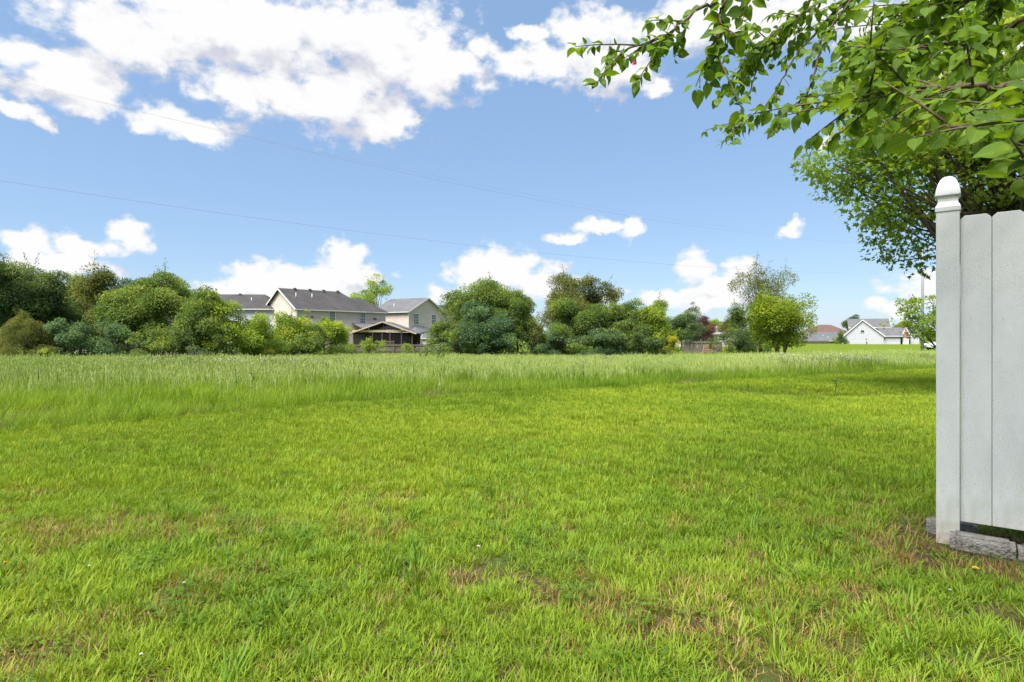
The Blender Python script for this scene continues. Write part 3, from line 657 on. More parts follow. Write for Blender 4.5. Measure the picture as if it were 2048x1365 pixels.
G1 = 'overgrown tree row on the left of the meadow'; G2 = 'tree clump in the middle beyond the meadow'; G3 = 'trees around the back gardens on the right'
def build_trees():
    T = 'broadleaf_tree'; S = 'shrub'
    # left row
    ptree(T, 'tallest grey-green tree cut by the left picture edge', 'tree', 18, 515, 47, 84, 'dark', 1, leaf=.155, low=.2, group=G1, sprigs=16)
    ptree(T, 'rounded dark tree behind the olive juniper, second from the left edge', 'tree', 108, 545, 49, 66, 'dark', 2, leaf=.155, low=.2, group=G1, sprigs=14)
    ptree(T, 'thin see-through tree with a house window showing through it', 'tree', 200, 538, 48, 68, 'olive', 3, leaf=.155, low=.3, dens=.62, group=G1, sprigs=18)
    ptree(T, 'wide fresh green tree with a domed crown right of the thin tree', 'tree', 312, 546, 46, 88, 'mid', 4, leaf=.155, low=.15, group=G1, sprigs=16)
    ptree(T, 'grey-green tree in front of the white house roof', 'tree', 400, 578, 44, 54, 'mid', 5, leaf=.145, low=.05, group=G1)
    ptree(T, 'vine-draped yellowish tree below the right end of the white house roof', 'tree', 452, 604, 45, 56, 'bright', 6, leaf=.145, low=.08, group=G1)
    ptree(S, 'leafy mound sloping down at the corner of the white house', 'shrub', 510, 622, 47, 48, 'bright', 7, leaf=.145, low=.05, group=G1)
    ptree('juniper', 'olive cone-shaped juniper at the left end of the meadow', 'juniper', 50, 627, 41, 52, 'olive', 8, form='cone', leaf=.10, aspect=.3, low=.02, dens=1.7, nclump=90, sprigs=14, flat=.9, group=G1)
    ptree(S, 'dark blue-green shrub at the very left edge, left of the juniper', 'shrub', -14, 655, 42, 46, 'blue', 9, low=.03, group=G1)
    ptree(S, 'blue-green shrub just right of the juniper', 'shrub', 142, 640, 42, 50, 'blue', 10, low=.03, group=G1, sprigs=14)
    ptree(S, 'dark green shrub under the thin see-through tree', 'shrub', 225, 640, 42.5, 52, 'blue', 11, low=.03, group=G1, sprigs=14)
    ptree(S, 'yellow-green rounded shrub under the wide domed tree', 'shrub', 308, 660, 41.5, 42, 'mid', 12, low=.03, group=G1)
    ptree(S, 'small light green sapling at the foot of the juniper', 'shrub', 88, 688, 40, 20, 'bright', 13, low=.03, leaf=.09, group=G1)
    ptree(S, 'dark shrub at the foot of the grey-green tree before the white house', 'shrub', 385, 662, 42, 42, 'dark', 14, low=.03, group=G1)
    ptree(S, 'grey-green shrub left of the white vinyl panel', 'shrub', 436, 650, 43, 26, 'mid', 15, low=.03, group=G1)
    ptree(S, 'low dark undergrowth between the blue-green shrub and the domed tree', 'shrub', 268, 672, 43.5, 40, 'dark', 16, low=.02, group=G1)
    ptree(S, 'low undergrowth left of the small sapling, behind the juniper', 'shrub', 100, 662, 44.5, 40, 'mid', 17, low=.02, group=G1)
    ptree(S, 'mid green undergrowth right of the yellow-green rounded shrub', 'shrub', 350, 650, 43.5, 34, 'mid', 18, low=.02, group=G1)
    ptree(T, 'dark tree filling the row behind the juniper and the rounded dark tree', 'tree', 158, 556, 54, 62, 'mid', 92, leaf=.155, low=.08, group=G1, sprigs=16)
    ptree(T, 'green tree filling the row between the thin tree and the domed tree', 'tree', 258, 552, 53, 62, 'dark', 93, leaf=.155, low=.08, group=G1, sprigs=16)
    ptree(T, 'green tree filling the row right of the domed tree', 'tree', 362, 566, 51, 50, 'mid', 94, leaf=.155, low=.08, group=G1, sprigs=16)
    # shrubs in front of the beige houses
    ptree(S, 'fresh green tall shrub in front of the beige gable wall', 'shrub', 565, 626, 51, 62, 'bright', 20, low=.03, group=G1, sprigs=18)
    ptree(S, 'fresh green shrub with upright shoots before the beige house front', 'shrub', 648, 638, 53, 54, 'bright', 21, low=.03, group=G1, sprigs=20)
    ptree(S, 'slim shoots rising above the shrubs beside the beige gable corner', 'shrub', 602, 612, 52, 16, 'bright', 22, low=.2, dens=.6, group=G1, sprigs=14)
    ptree(S, 'dense shrub between the white vinyl panel and the porch', 'shrub', 604, 650, 50.5, 66, 'mid', 23, low=.02, group=G1)
    ptree(S, 'low yellow shrub on the meadow edge before the white vinyl panel', 'shrub', 538, 694, 46, 27, 'yellow', 24, low=.02, leaf=.09, group=G1)
    ptree(S, 'bright shrub in front of the screened porch', 'shrub', 738, 678, 58, 36, 'bright', 25, low=.02, sprigs=14, group=G1)
    ptree(S, 'small sapling leaning on the wooden fence right of the porch', 'shrub', 812, 685, 60, 12, 'bright', 26, low=.1, leaf=.1, dens=.8, group=G1)
    ptree(S, 'spreading shrub beside the garden shed', 'shrub', 893, 640, 56, 36, 'mid', 27, low=.02, group=G2)
    ptree(S, 'low weedy bush at the left end of the wooden fence', 'shrub', 690, 700, 54, 34, 'olive', 28, low=.02, leaf=.09, group=G1)
    ptree(S, 'low weedy bush under the right end of the wooden fence', 'shrub', 862, 697, 54, 34, 'bright', 29, low=.02, leaf=.09, group=G1)
    ptree(S, 'low weedy bush in the middle of the wooden fence', 'shrub', 775, 706, 54, 38, 'olive', 30, low=.02, leaf=.08, group=G1)
    # middle clump
    ptree(T, 'tall leafy tree with a pointed top at the left of the middle clump', 'tree', 985, 556, 57, 66, 'mid', 40, leaf=.165, low=.15, group=G2, sprigs=20)
    ptree(T, 'airy small-leaved tree left of the pointed tree', 'tree', 928, 574, 59, 46, 'mid', 41, leaf=.165, low=.25, dens=.5, group=G2, sprigs=24)
    ptree(T, 'drooping green tree in front of the pointed tree', 'tree', 958, 606, 54, 58, 'blue', 42, leaf=.155, low=.05, group=G2)
    ptree(T, 'green tree right of the pointed tree, at the gap in the middle clump', 'tree', 1035, 585, 56, 40, 'mid', 43, leaf=.155, low=.1, group=G2)
    ptree(T, 'tall airy tree with an open top, highest of the middle clump', 'tree', 1145, 548, 60, 62, 'olive', 44, leaf=.165, low=.25, dens=.55, group=G2, sprigs=26)
    ptree(T, 'see-through tree crown right of the highest airy tree', 'tree', 1190, 556, 62, 40, 'olive', 45, leaf=.165, low=.4, dens=.42, group=G2, sprigs=24)
    ptree(T, 'full green tree in front of the highest airy tree', 'tree', 1130, 600, 56, 56, 'mid', 46, leaf=.155, low=.08, group=G2)
    ptree(T, 'broad dark tree in the right half of the middle clump', 'tree', 1205, 612, 56, 56, 'mid', 47, leaf=.155, low=.05, group=G2)
    ptree(T, 'green tree with ragged top second from the right of the middle clump', 'tree', 1255, 596, 57, 46, 'mid', 48, leaf=.155, low=.1, group=G2, sprigs=18)
    ptree(T, 'yellowish rounded tree at the right end of the middle clump', 'tree', 1303, 606, 56, 42, 'bright', 49, leaf=.155, low=.05, group=G2)
    ptree(S, 'dark shrub skirt under the broad dark tree', 'shrub', 1215, 655, 53, 62, 'blue', 50, low=.02, group=G2)
    ptree(S, 'dark shrub at the foot of the yellowish rounded tree', 'shrub', 1292, 660, 53, 40, 'dark', 51, low=.02, group=G2)
    ptree(S, 'yellowish shrub in the dark gap of the middle clump', 'shrub', 1078, 648, 54, 15, 'olive', 52, low=.25, group=G2)
    ptree(S, 'blue-green shrub at the foot of the drooping tree', 'shrub', 1005, 650, 53, 44, 'blue', 53, low=.02, group=G2)
    ptree(S, 'green shrub at the left foot of the middle clump', 'shrub', 925, 662, 54, 46, 'mid', 54, low=.02, group=G2)
    ptree(S, 'dark shrub below the highest airy tree', 'shrub', 1120, 660, 54, 46, 'blue', 55, low=.02, group=G2)
    ptree(S, 'golden-edged round shrub at the right end of the middle clump', 'shrub', 1347, 668, 54, 21, 'yellow', 56, low=.02, leaf=.09, dens=1.3, group=G2)
    ptree(S, 'dark shrub filling the gap under the yellowish shrub of the middle clump', 'shrub', 1062, 668, 55, 30, 'dark', 57, low=.02, group=G2)
    ptree(S, 'green shrub between the broad dark tree and the yellowish rounded tree', 'shrub', 1165, 672, 52.5, 34, 'mid', 58, low=.02, group=G2)
    # gardens on the right
    ptree(T, 'grey-green tree behind the golden-edged shrub', 'tree', 1362, 628, 74, 34, 'dark', 60, leaf=.15, low=.12, group=G3)
    ptree('spruce', 'dark spruce with a reddish tree beside it, above the grey roof', 'spruce', 1387, 606, 80, 34, 'dark', 61, form='cone', leaf=.16, aspect=.3, low=.12, dens=1.2, nclump=70, group=G3)
    ptree(T, 'purple-leaved tree right of the dark spruce', 'tree', 1406, 634, 78, 24, 'purple', 62, leaf=.15, low=.2, dens=.9, group=G3)
    ptree(T, 'small multi-stemmed tree before the wooden fence on the right', 'tree', 1388, 646, 64, 30, 'dark', 63, leaf=.145, low=.4, stems=4, form='vase', group=G3)
    ptree(T, 'light green tree behind the beige bungalow', 'tree', 1432, 640, 96, 34, 'bright', 64, leaf=.16, low=.3, group=G3)
    ptree(T, 'thin pale tree right of the light green tree', 'tree', 1462, 630, 92, 22, 'olive', 65, leaf=.16, low=.3, dens=.5, sprigs=18, group=G3)
    ptree(S, 'light green shrub right of the wooden fence corner', 'shrub', 1440, 676, 60, 26, 'mid', 66, low=.02, group=G3)
    ptree(S, 'dark tall shrub between fence corner and lone tree', 'shrub', 1478, 656, 61, 34, 'dark', 67, low=.02, group=G3)
    ptree(S, 'dark shrub half hidden by the lone tree', 'shrub', 1512, 664, 62, 34, 'dark', 68, low=.02, group=G3)
    ptree(T, 'tall thin-leaved tree rising behind the lone meadow tree', 'tree', 1522, 528, 63, 50, 'olive', 69, leaf=.165, low=.38, dens=.30, nclump=46, sprigs=34, group=G3, limbs=16)
    ptree(T, 'green lower half of trees behind the lone meadow tree', 'tree', 1506, 606, 66, 34, 'mid', 70, leaf=.165, low=.1, group=G3)
    # the lone tree in the meadow
    ptree('meadow_tree', 'lone multi-stemmed yellow-green tree standing in the meadow', 'tree', 1562, 572, 40, 66, 'yellowtree', 71, leaf=.135, low=.09, stems=6, form='vase', sprigs=34, dens=.55, nclump=80, trunk_r=.10, limbs=24, lobes=False)
    # behind the houses and far right
    ptree(T, 'round tree rising behind the roofs of the beige houses', 'tree', 757, 560, 116, 62, 'bright', 72, leaf=.26, low=.35, cl_r=(.16, .28), nclump=60)
    ptree(T, 'dark tree at the left of the white bungalow', 'tree', 1706, 631, 152, 19, 'dark', 73, leaf=.28, low=.05)
    ptree(S, 'green bush against the left corner of the white bungalow', 'shrub', 1682, 664, 138, 12, 'mid', 74, leaf=.2, low=.03)
    ptree(T, 'pale tree behind the right end of the white bungalow', 'tree', 1806, 642, 170, 22, 'bright', 75, leaf=.3, low=.2)
    ptree('arborvitae', 'left of two narrow columnar evergreens before the brick gable', 'arborvitae', 1801, 665, 138, 4.6, 'dark', 76, form='cone', leaf=.16, aspect=.35, low=.0, dens=1.6, nclump=46, sprigs=0, group='columnar evergreens')
    ptree('arborvitae', 'right of two narrow columnar evergreens beside the brick gable', 'arborvitae', 1815, 665, 138, 4.4, 'dark', 77, form='cone', leaf=.16, aspect=.35, low=.0, dens=1.6, nclump=46, sprigs=0, group='columnar evergreens')
    # maples
    x = (1868 - 1024)/F*25; 
    tree('young_maple', 'small maple just left of the fence post, above the parked car', 'tree', (18.75, 25, gzf(18.75, 25)), 3.1, 1.95, 'maple', 80, leaf=.11, low=.30, shape='maple', aspect=1, dens=.65, nclump=60, sprigs=14, cl_r=(.18, .3), lobes=False)
    tree('maple_tree', 'large maple behind the fence post with an open leafy crown', 'tree', (9.9, 11.2, gzf(9.9, 11.2)), 8.5, 3.7, 'maple', 81, leaf=.105, low=.28, shape='maple', dens=.31, nclump=240, sprigs=80, cl_r=(.13, .24), flat=.35, limbs=70, trunk_r=.13, crown_c=(-.45, 0), lobes=False)
    ptree('yard_tree', 'leafy tree outside the left picture edge beyond the juniper', 'tree', -110, 540, 47, 60, 'mid', 82, leaf=.165, low=.1, group=G1)
    # the woods on the skyline
    rng = np.random.default_rng(90); C, D, N, L_, V = [], [], [], [], []
    for i in range(260):
        a = rng.uniform(-1.0, 1.0); d = rng.uniform(330, 420); x = math.sin(a)*d; y = math.cos(a)*d; h = rng.uniform(3.5, 7); r = rng.uniform(4, 7); n = 230
        q = norm(rng.normal(0, 1, (n, 3))); C.append(np.array([x, y, -.4 + h*.45]) + q*np.array([r, r, h*.55])*(.7 + .35*rng.random((n, 1)))); D.append(rng.normal(0, 1, (n, 3))); N.append(q + np.array([0, 0, .6]))
        L_.append(rng.uniform(.7, 1.4, n)); V.append(np.clip(rng.normal(.5, .2) + rng.normal(0, .15, n), 0, 1))
    o = leaf_cloud('distant_woods', *map(np.concatenate, (C, D, N)), np.concatenate(L_), np.concatenate(L_)*.8, np.concatenate(V), FOL['mid'], None); tag(o, 'low line of distant woods on the skyline', kind='stuff')
FOL['yellowtree'] = foliage('leaf_sunny_green', (.130,.210,.014), (.200,.290,.018), (.310,.370,.022), trans=.45)
build_trees()

# ------------------------------------------------------------------ the overhanging tree with large leaves, close to the camera on the right
def leaf_mesh(name, seed, slim):
    """a single broad leaf, 1 m long along +Y: heart-shaped blade folded at the midrib, with its stalk"""
    rng = np.random.default_rng(seed); prof = [(.00,.10),(.06,.30),(.16,.42),(.30,.46),(.46,.42),(.62,.33),(.78,.20),(.90,.09),(1.0,.0)]
    b = MB(); V = []; n = len(prof)
    for t, w in prof:
        w = w*slim*(1 + rng.normal(0, .04)); z = -.22*t*t + .03*math.sin(t*9 + seed); back = -.07*(1 - t)**6
        V += [(-w, t + back*2, z + w*.22 + rng.normal(0, .008)), (-w*.5, t + back, z + w*.09), (0, t, z), (w*.5, t + back, z + w*.09), (w, t + back*2, z + w*.22 + rng.normal(0, .008))]
    Fq = [(5*i + j, 5*i + j + 1, 5*i + j + 6, 5*i + j + 5) for i in range(n - 1) for j in range(4)]
    b.add(V, Fq); b.tube([(0, -.32, .05), (0, -.12, .03), (0, .02, 0)], [.010, .009, .012], 4)
    me = b.mesh(name, M_VEIN, smooth=True); at = me.attributes.new('var', 'FLOAT', 'FACE'); at.data.foreach_set('value', np.full(len(b.f), .5, np.float32)); return me

def build_near_tree():
    rng = np.random.default_rng(77)
    bx, by = 4.55, 3.35; root = thing('overhanging_tree', 'broad-leaved tree whose leafy branches hang into the upper right of the picture', 'tree', (bx, by, gzf(bx, by)))
    inv = Matrix.Translation(-root.location); o = np.array(root.location)
    tb = MB(); tp = [(0,0,-.2),(.02,.01,.5),(-.03,.05,1.2),(.02,.0,1.9),(-.05,-.03,2.6),(-.02,.05,3.4),(.05,.1,4.6)]
    tb.tube(tp, [.15,.125,.115,.11,.095,.07,.03], 10).obj('trunk', M_BARK, root, smooth=True)
    fork = np.array([bx - .05, by - .03, o[2] + 2.5]); low = np.array([bx, by, o[2] + 1.85]); high = np.array([bx - .02, by + .05, o[2] + 3.3])
    # (start, sight points (px, py, depth), leaf length, leaves per metre, twigs)
    BR = [
     (high, [(1980,-160,2.9),(1700,-90,2.8),(1500,-30,2.8),(1400,20,2.8),(1320,75,2.8),(1212,112,2.8)], .058, 84, 9, (2, 6)),
     (high, [(1900,-220,2.7),(1640,-140,2.6),(1480,-50,2.6),(1440,40,2.6),(1428,120,2.6)], .066, 70, 8, (2, 5)),
     (high, [(1900,-170,4.2),(1780,-80,4.3),(1700,-5,4.4),(1610,90,4.5),(1575,140,4.5),(1535,205,4.5),(1455,268,4.5)], .065, 56, 13, (2, 7)),
     (high, [(1900,-120,4.0),(1760,-60,4.2),(1690,20,4.3),(1645,90,4.3),(1622,170,4.3),(1590,215,4.3),(1540,258,4.3)], .065, 54, 10, (2, 7)),
     (high, [(1850,-90,3.6),(1680,-20,3.7),(1560,60,3.8),(1490,120,3.8)], .062, 68, 24, (1, 4)),
     (high, [(2000,-60,3.2),(1880,0,3.3),(1780,60,3.4),(1700,110,3.5)], .058, 78, 30, (1, 4)),
     (fork, [(2160,40,2.5),(1990,70,2.4),(1860,95,2.4),(1760,120,2.5)], .058, 76, 30, (1, 4)),
     (fork, [(2170,130,2.2),(2040,172,2.1),(1920,174,2.1),(1800,185,2.2),(1715,205,2.3)], .058, 74, 28, (1, 5)),
     (fork, [(2180,220,1.9),(2050,235,1.8),(1940,250,1.8),(1850,262,1.9)], .060, 64, 20, (1, 4)),
     (low,  [(2200,250,1.9),(2090,290,1.8),(2040,306,1.75),(1985,312,1.8)], .058, 52, 10, (1, 4)),
     (low,  [(2230,320,1.7),(2140,350,1.55),(2080,362,1.5),(2030,356,1.5)], .062, 48, 8, (1, 4)),
     (low,  [(2260,180,1.6),(2140,215,1.45),(2070,240,1.4)], .068, 40, 7, (0, 3)),
     (high, [(2200,-120,2.6),(2060,-40,2.4),(1950,0,2.4),(1850,20,2.5)], .060, 70, 24, (1, 4)),
    ]
    meshes = [leaf_mesh('leaf', 5, .86), leaf_mesh('leaf', 6, .74), leaf_mesh('leaf', 7, .95), leaf_mesh('leaf', 8, .66)]
    leaves = []                                     # (branch, matrix, length, mesh index, var, apparent size)
    def smooth_path(P, k=8):
        P = [np.array(p) for p in P]; out = []
        for i in range(len(P) - 1):
            p0, p1, p2, p3 = P[max(i-1, 0)], P[i], P[i+1], P[min(i+2, len(P)-1)]
            for j in range(k):
                t = j/k; out.append(.5*((2*p1) + (p2 - p0)*t + (2*p0 - 5*p1 + 4*p2 - p3)*t*t + (3*p1 - p0 - 3*p2 + p3)*t**3))
        return out + [P[-1]]
    def add_leaf(bi, p, d, ll, free=None):
        # the leaf hangs from its stalk: tip outwards and down, blade turned to the light
        dr = d*.6 + rng.normal(0, .5, 3) + np.array([0, 0, -.42]); dr /= np.linalg.norm(dr)
        nrm = np.array([0, 0, 1.0])*.9 + rng.normal(0, .55, 3) + np.array([-.25, -.5, 0]); x = np.cross(dr, nrm); x /= np.linalg.norm(x); nn = np.cross(x, dr)
        l = ll*rng.uniform(.6, 1.2); b = p + dr*l*.32
        M = Matrix(((x[0]*l, dr[0]*l, nn[0]*l, b[0]), (x[1]*l, dr[1]*l, nn[1]*l, b[1]), (x[2]*l, dr[2]*l, nn[2]*l, b[2]), (0, 0, 0, 1)))
        c = b + dr*l*.5; px = 1024 + c[0]/max(c[1], .2)*F; py = 676 - (c[2] - CAM_H)/max(c[1], .2)*F
        if 1846 < px < 1950 and py > 318: return
        if py > 400: return
        vis = (-40 < px < 2090) and (-40 < py < 1365) and c[1] > .3
        leaves.append((bi, M, l, rng.integers(0, 4), float(np.clip(rng.normal(.48, .2), 0, 1)), l/c[1] if vis else 0))
    branches = []
    for bi, (st, pts, ll, per_m, ntw, rng_tw) in enumerate(BR):
        P = smooth_path([st] + [W(*q) for q in pts]); P = [p + rng.normal(0, .006, 3) for p in P]
        b = MB(); n = len(P); r0 = .014
        b.tube([p - o for p in P], [r0*(1 - i/n)**.8 + .0022 for i in range(n)], 6)
        seg = np.array(P); L0 = np.linalg.norm(np.diff(seg, axis=0), axis=1)
        def grow(path, ll, dens, t0=0.0):
            pl = np.array(path); sg = np.linalg.norm(np.diff(pl, axis=0), axis=1); tot = sg.sum(); cum = np.concatenate([[0], np.cumsum(sg)])
            for s in np.arange(t0*tot, tot, 1/dens):
                s2 = min(tot - 1e-4, s + rng.uniform(0, .5/dens)); i = min(len(sg) - 1, np.searchsorted(cum, s2, side='right') - 1); f = (s2 - cum[i])/sg[i]
                p = pl[i]*(1 - f) + pl[i+1]*f; d = (pl[i+1] - pl[i])/sg[i]; side = np.cross(d, [0, 0, 1.0]); side /= np.linalg.norm(side) + 1e-6
                add_leaf(bi, p, d*.5 + side*rng.choice([-1, 1])*.7, ll)
            add_leaf(bi, pl[-1], (pl[-1] - pl[-2])/sg[-1], ll)
        start = 8*(1 if bi >= 6 else 2); vis_t = start/n
        grow(P, ll, per_m*.55, t0=vis_t)
        for k in range(ntw):                        # side twigs
            i = rng.integers(start, n - 2); d = P[i+1] - P[i]; d /= np.linalg.norm(d); side = np.cross(d, [0, 0, 1.0]); side /= np.linalg.norm(side) + 1e-6
            td = d*.7 + side*rng.uniform(-1, 1) + np.array([0, 0, rng.uniform(-.9, .45) if bi not in (2, 3) else rng.uniform(-.35, .5)]); td /= np.linalg.norm(td); tl = rng.uniform(.14, .42) if bi not in (2, 3) else rng.uniform(.12, .34)
            if (P[i] + td*tl)[2] < 1.55: td[2] = abs(td[2])*.2
            tp = [P[i] + td*tl*f + np.array([0, 0, -.10*tl*f*f]) for f in (0, .35, .7, 1)]
            te = tp[-1]; ex, ez = 1024 + te[0]/te[1]*F, 676 - (te[2] - CAM_H)/te[1]*F
            if ex < 1962 and ez > 312: continue                  # keep clear of the post cap
            b.tube([q - o for q in tp], [.005, .004, .003, .0016], 4); grow(tp, ll*.95, per_m*.75, t0=.2)
        branches.append(b.obj('branch', M_TWIG, root, smooth=True))
    leaves.sort(key=lambda q: -q[5])
    MAXP = 300
    for bi, M, l, mi, var, ap in leaves[:MAXP]:
        lf = bpy.data.objects.new('leaf', meshes[mi]); COL.objects.link(lf); lf.parent = branches[bi]; lf.matrix_basis = inv @ M
    rest = leaves[MAXP:]
    if rest:
        V, Fq, va, k = [], [], [], 0
        base = [(np.array([v.co for v in m.vertices]), [tuple(p.vertices) for p in m.polygons]) for m in meshes]
        quads = []
        for bi, M, l, mi, var, ap in rest:
            mv, mf = base[mi]; A = np.array(inv @ M); V.append(mv @ A[:3, :3].T + A[:3, 3])
            for p in mf:
                if len(p) == 4: quads.append([i + k for i in p]); va.append(var)
            k += len(mv)
        me = np_mesh('small_leaves', np.concatenate(V), [np.array(quads)], FOL['broad'], face_attr={'var': va}, smooth=True)
        tag(np_obj('small_leaves', me, root), kind='stuff')
    # pink marker ribbon on the foremost twig
    p = W(1268, 122, 2.79); b = MB(); V = []
    for i in range(6):
        t = i/5; V += [(p[0] - .012 + .006*math.sin(3*t), p[1] + .010*math.sin(4*t), p[2] + .018 - .045*t), (p[0] + .008 + .006*math.sin(3*t), p[1] - .004 + .012*math.sin(4*t), p[2] + .020 - .045*t)]
    b.add(V, [(2*i, 2*i+1, 2*i+3, 2*i+2) for i in range(5)])
    r = b.obj('marker_ribbon', mat('pink_ribbon', (.62,.05,.22), .5), None); sd = r.modifiers.new('thick', 'SOLIDIFY'); sd.thickness = .0008
    tag(r, 'pink plastic ribbon hanging at the tip of the overhanging branch', 'ribbon')
    print('near leaves', len(leaves), 'tree leaves', TREE_LEAVES)
build_near_tree()
# ------------------------------------------------------------------ houses, porch, fences and the small things around them
def siding(name, c1, c2, pitch=.115, shift=0.0):
    """horizontal lap siding: a saw-tooth relief with slight streaks"""
    m = bpy.data.materials.new(name); m.use_nodes = True; nt = m.node_tree; L = nt.links.new
    p = nt.nodes['Principled BSDF']; p.inputs['Roughness'].default_value = .6; p.inputs['Specular IOR Level'].default_value = .25
    tc = nd(nt, 'ShaderNodeTexCoord'); s = nd(nt, 'ShaderNodeSeparateXYZ'); L(tc.outputs['Object'], s.inputs[0])
    d = nd(nt, 'ShaderNodeMath', operation='MULTIPLY'); L(s.outputs[2], d.inputs[0]); d.inputs[1].default_value = 1/pitch
    fr = nd(nt, 'ShaderNodeMath', operation='FRACT'); L(d.outputs[0], fr.inputs[0])
    mp = nd(nt, 'ShaderNodeVectorMath', operation='MULTIPLY'); L(tc.outputs['Object'], mp.inputs[0]); mp.inputs[1].default_value = (.5, .5, 2.2)
    n = nd(nt, 'ShaderNodeTexNoise', inp={'Scale': 1.0, 'Detail': 4.0}); L(mp.outputs[0], n.inputs['Vector'])
    x = nd(nt, 'ShaderNodeMix', data_type='RGBA'); x.inputs[6].default_value = (*c1, 1); x.inputs[7].default_value = (*c2, 1)
    r = nd(nt, 'ShaderNodeMapRange', inp={1: .35, 2: .65}); L(n.outputs['Fac'], r.inputs[0]); L(r.outputs[0], x.inputs[0]); L(x.outputs[2], p.inputs['Base Color'])
    b = nd(nt, 'ShaderNodeBump', inp={'Strength': 1.0, 'Distance': .03}); L(fr.outputs[0], b.inputs['Height']); b.invert = True; L(b.outputs[0], p.inputs['Normal'])
    return m
def shingle(name, c1, c2):
    m = bpy.data.materials.new(name); m.use_nodes = True; nt = m.node_tree; L = nt.links.new
    p = nt.nodes['Principled BSDF']; p.inputs['Roughness'].default_value = .9; p.inputs['Specular IOR Level'].default_value = .2
    tc = nd(nt, 'ShaderNodeTexCoord')
    n = nd(nt, 'ShaderNodeTexNoise', inp={'Scale': .55, 'Detail': 8.0, 'Roughness': .7}); L(tc.outputs['Object'], n.inputs['Vector'])
    r = nd(nt, 'ShaderNodeMapRange', inp={1: .3, 2: .7}); L(n.outputs['Fac'], r.inputs[0])
    x = nd(nt, 'ShaderNodeMix', data_type='RGBA'); x.inputs[6].default_value = (*c1, 1); x.inputs[7].default_value = (*c2, 1); L(r.outputs[0], x.inputs[0]); L(x.outputs[2], p.inputs['Base Color'])
    br = nd(nt, 'ShaderNodeTexBrick', inp={'Scale': 1.0, 'Mortar Size': .012, 'Brick Width': .33, 'Row Height': .16}); L(tc.outputs['Object'], br.inputs['Vector'])
    b = nd(nt, 'ShaderNodeBump', inp={'Strength': .5, 'Distance': .02}); L(br.outputs['Fac'], b.inputs['Height']); L(b.outputs[0], p.inputs['Normal'])
    return m
def brick_mat(name, c1, c2):
    m = bpy.data.materials.new(name); m.use_nodes = True; nt = m.node_tree; L = nt.links.new
    p = nt.nodes['Principled BSDF']; p.inputs['Roughness'].default_value = .9
    tc = nd(nt, 'ShaderNodeTexCoord'); sp = nd(nt, 'ShaderNodeSeparateXYZ'); cb = nd(nt, 'ShaderNodeCombineXYZ'); L(tc.outputs['Object'], sp.inputs[0]); L(sp.outputs[0], cb.inputs[0]); L(sp.outputs[2], cb.inputs[1])
    br = nd(nt, 'ShaderNodeTexBrick', inp={'Scale': 4.5, 'Mortar Size': .02}); br.inputs['Color1'].default_value = (*c1, 1); br.inputs['Color2'].default_value = (*c2, 1); br.inputs['Mortar'].default_value = (.35,.32,.3,1)
    L(cb.outputs[0], br.inputs['Vector']); L(br.outputs['Color'], p.inputs['Base Color']); return m
M_BEIGE = siding('beige_siding', (.58,.50,.44), (.51,.435,.385)); M_WSIDE = siding('white_siding', (.47,.47,.53), (.43,.43,.49)); M_PINK = siding('pinkish_siding', (.42,.33,.28), (.36,.28,.24))
M_RDARK = shingle('charcoal_shingles', (.050,.048,.050), (.085,.080,.080)); M_RGREY = shingle('grey_shingles', (.105,.108,.118), (.155,.155,.165)); M_RRED = shingle('red_brown_shingles', (.120,.072,.066), (.160,.098,.090))
M_TRIM = mat('white_trim', (.66,.66,.65), .5, noise=(3, (.58,.58,.57), .4, .7)); M_GLASS = mat('window_glass', (.035,.040,.048), .08, .6, noise=(1.5, (.10,.11,.12), .45, .65)); M_BLIND = mat('window_blind', (.45,.45,.44), .6)
M_TAN = mat('tan_paint', (.50,.40,.29), .7, noise=(4, (.42,.33,.24), .4, .65)); M_DKWOOD = mat('dark_stained_wood', (.070,.048,.038), .8, noise=(8, (.11,.075,.058), .4, .6))
M_GWOOD = mat('weathered_wood', (.120,.103,.088), .9, .1, noise=(6, (.19,.17,.145), .35, .65), bump=(60, .4)); M_RWOOD = mat('red_cedar', (.27,.13,.085), .8, noise=(10, (.36,.19,.12), .4, .6))
M_METAL = mat('galvanised_metal', (.36,.37,.39), .45, .5, metal=.6); M_BLACK = mat('black_plastic', (.020,.020,.022), .5); M_MAROON = mat('maroon_cover', (.055,.010,.016), .7, noise=(5, (.085,.016,.024), .4, .6))
M_BRICK = brick_mat('red_brick', (.30,.11,.08), (.38,.16,.12))
def screen_mat():
    m = bpy.data.materials.new('insect_screen'); m.use_nodes = True; nt = m.node_tree; L = nt.links.new
    p = nt.nodes['Principled BSDF']; p.inputs['Base Color'].default_value = (.018,.017,.018, 1); p.inputs['Roughness'].default_value = .8
    t = nd(nt, 'ShaderNodeBsdfTransparent'); x = nd(nt, 'ShaderNodeMixShader'); x.inputs[0].default_value = .12; p.inputs['Specular IOR Level'].default_value = 0
    L(p.outputs[0], x.inputs[1]); L(t.outputs[0], x.inputs[2]); L(x.outputs[0], nt.nodes['Material Output'].inputs[0]); return m
M_SCREEN = screen_mat()

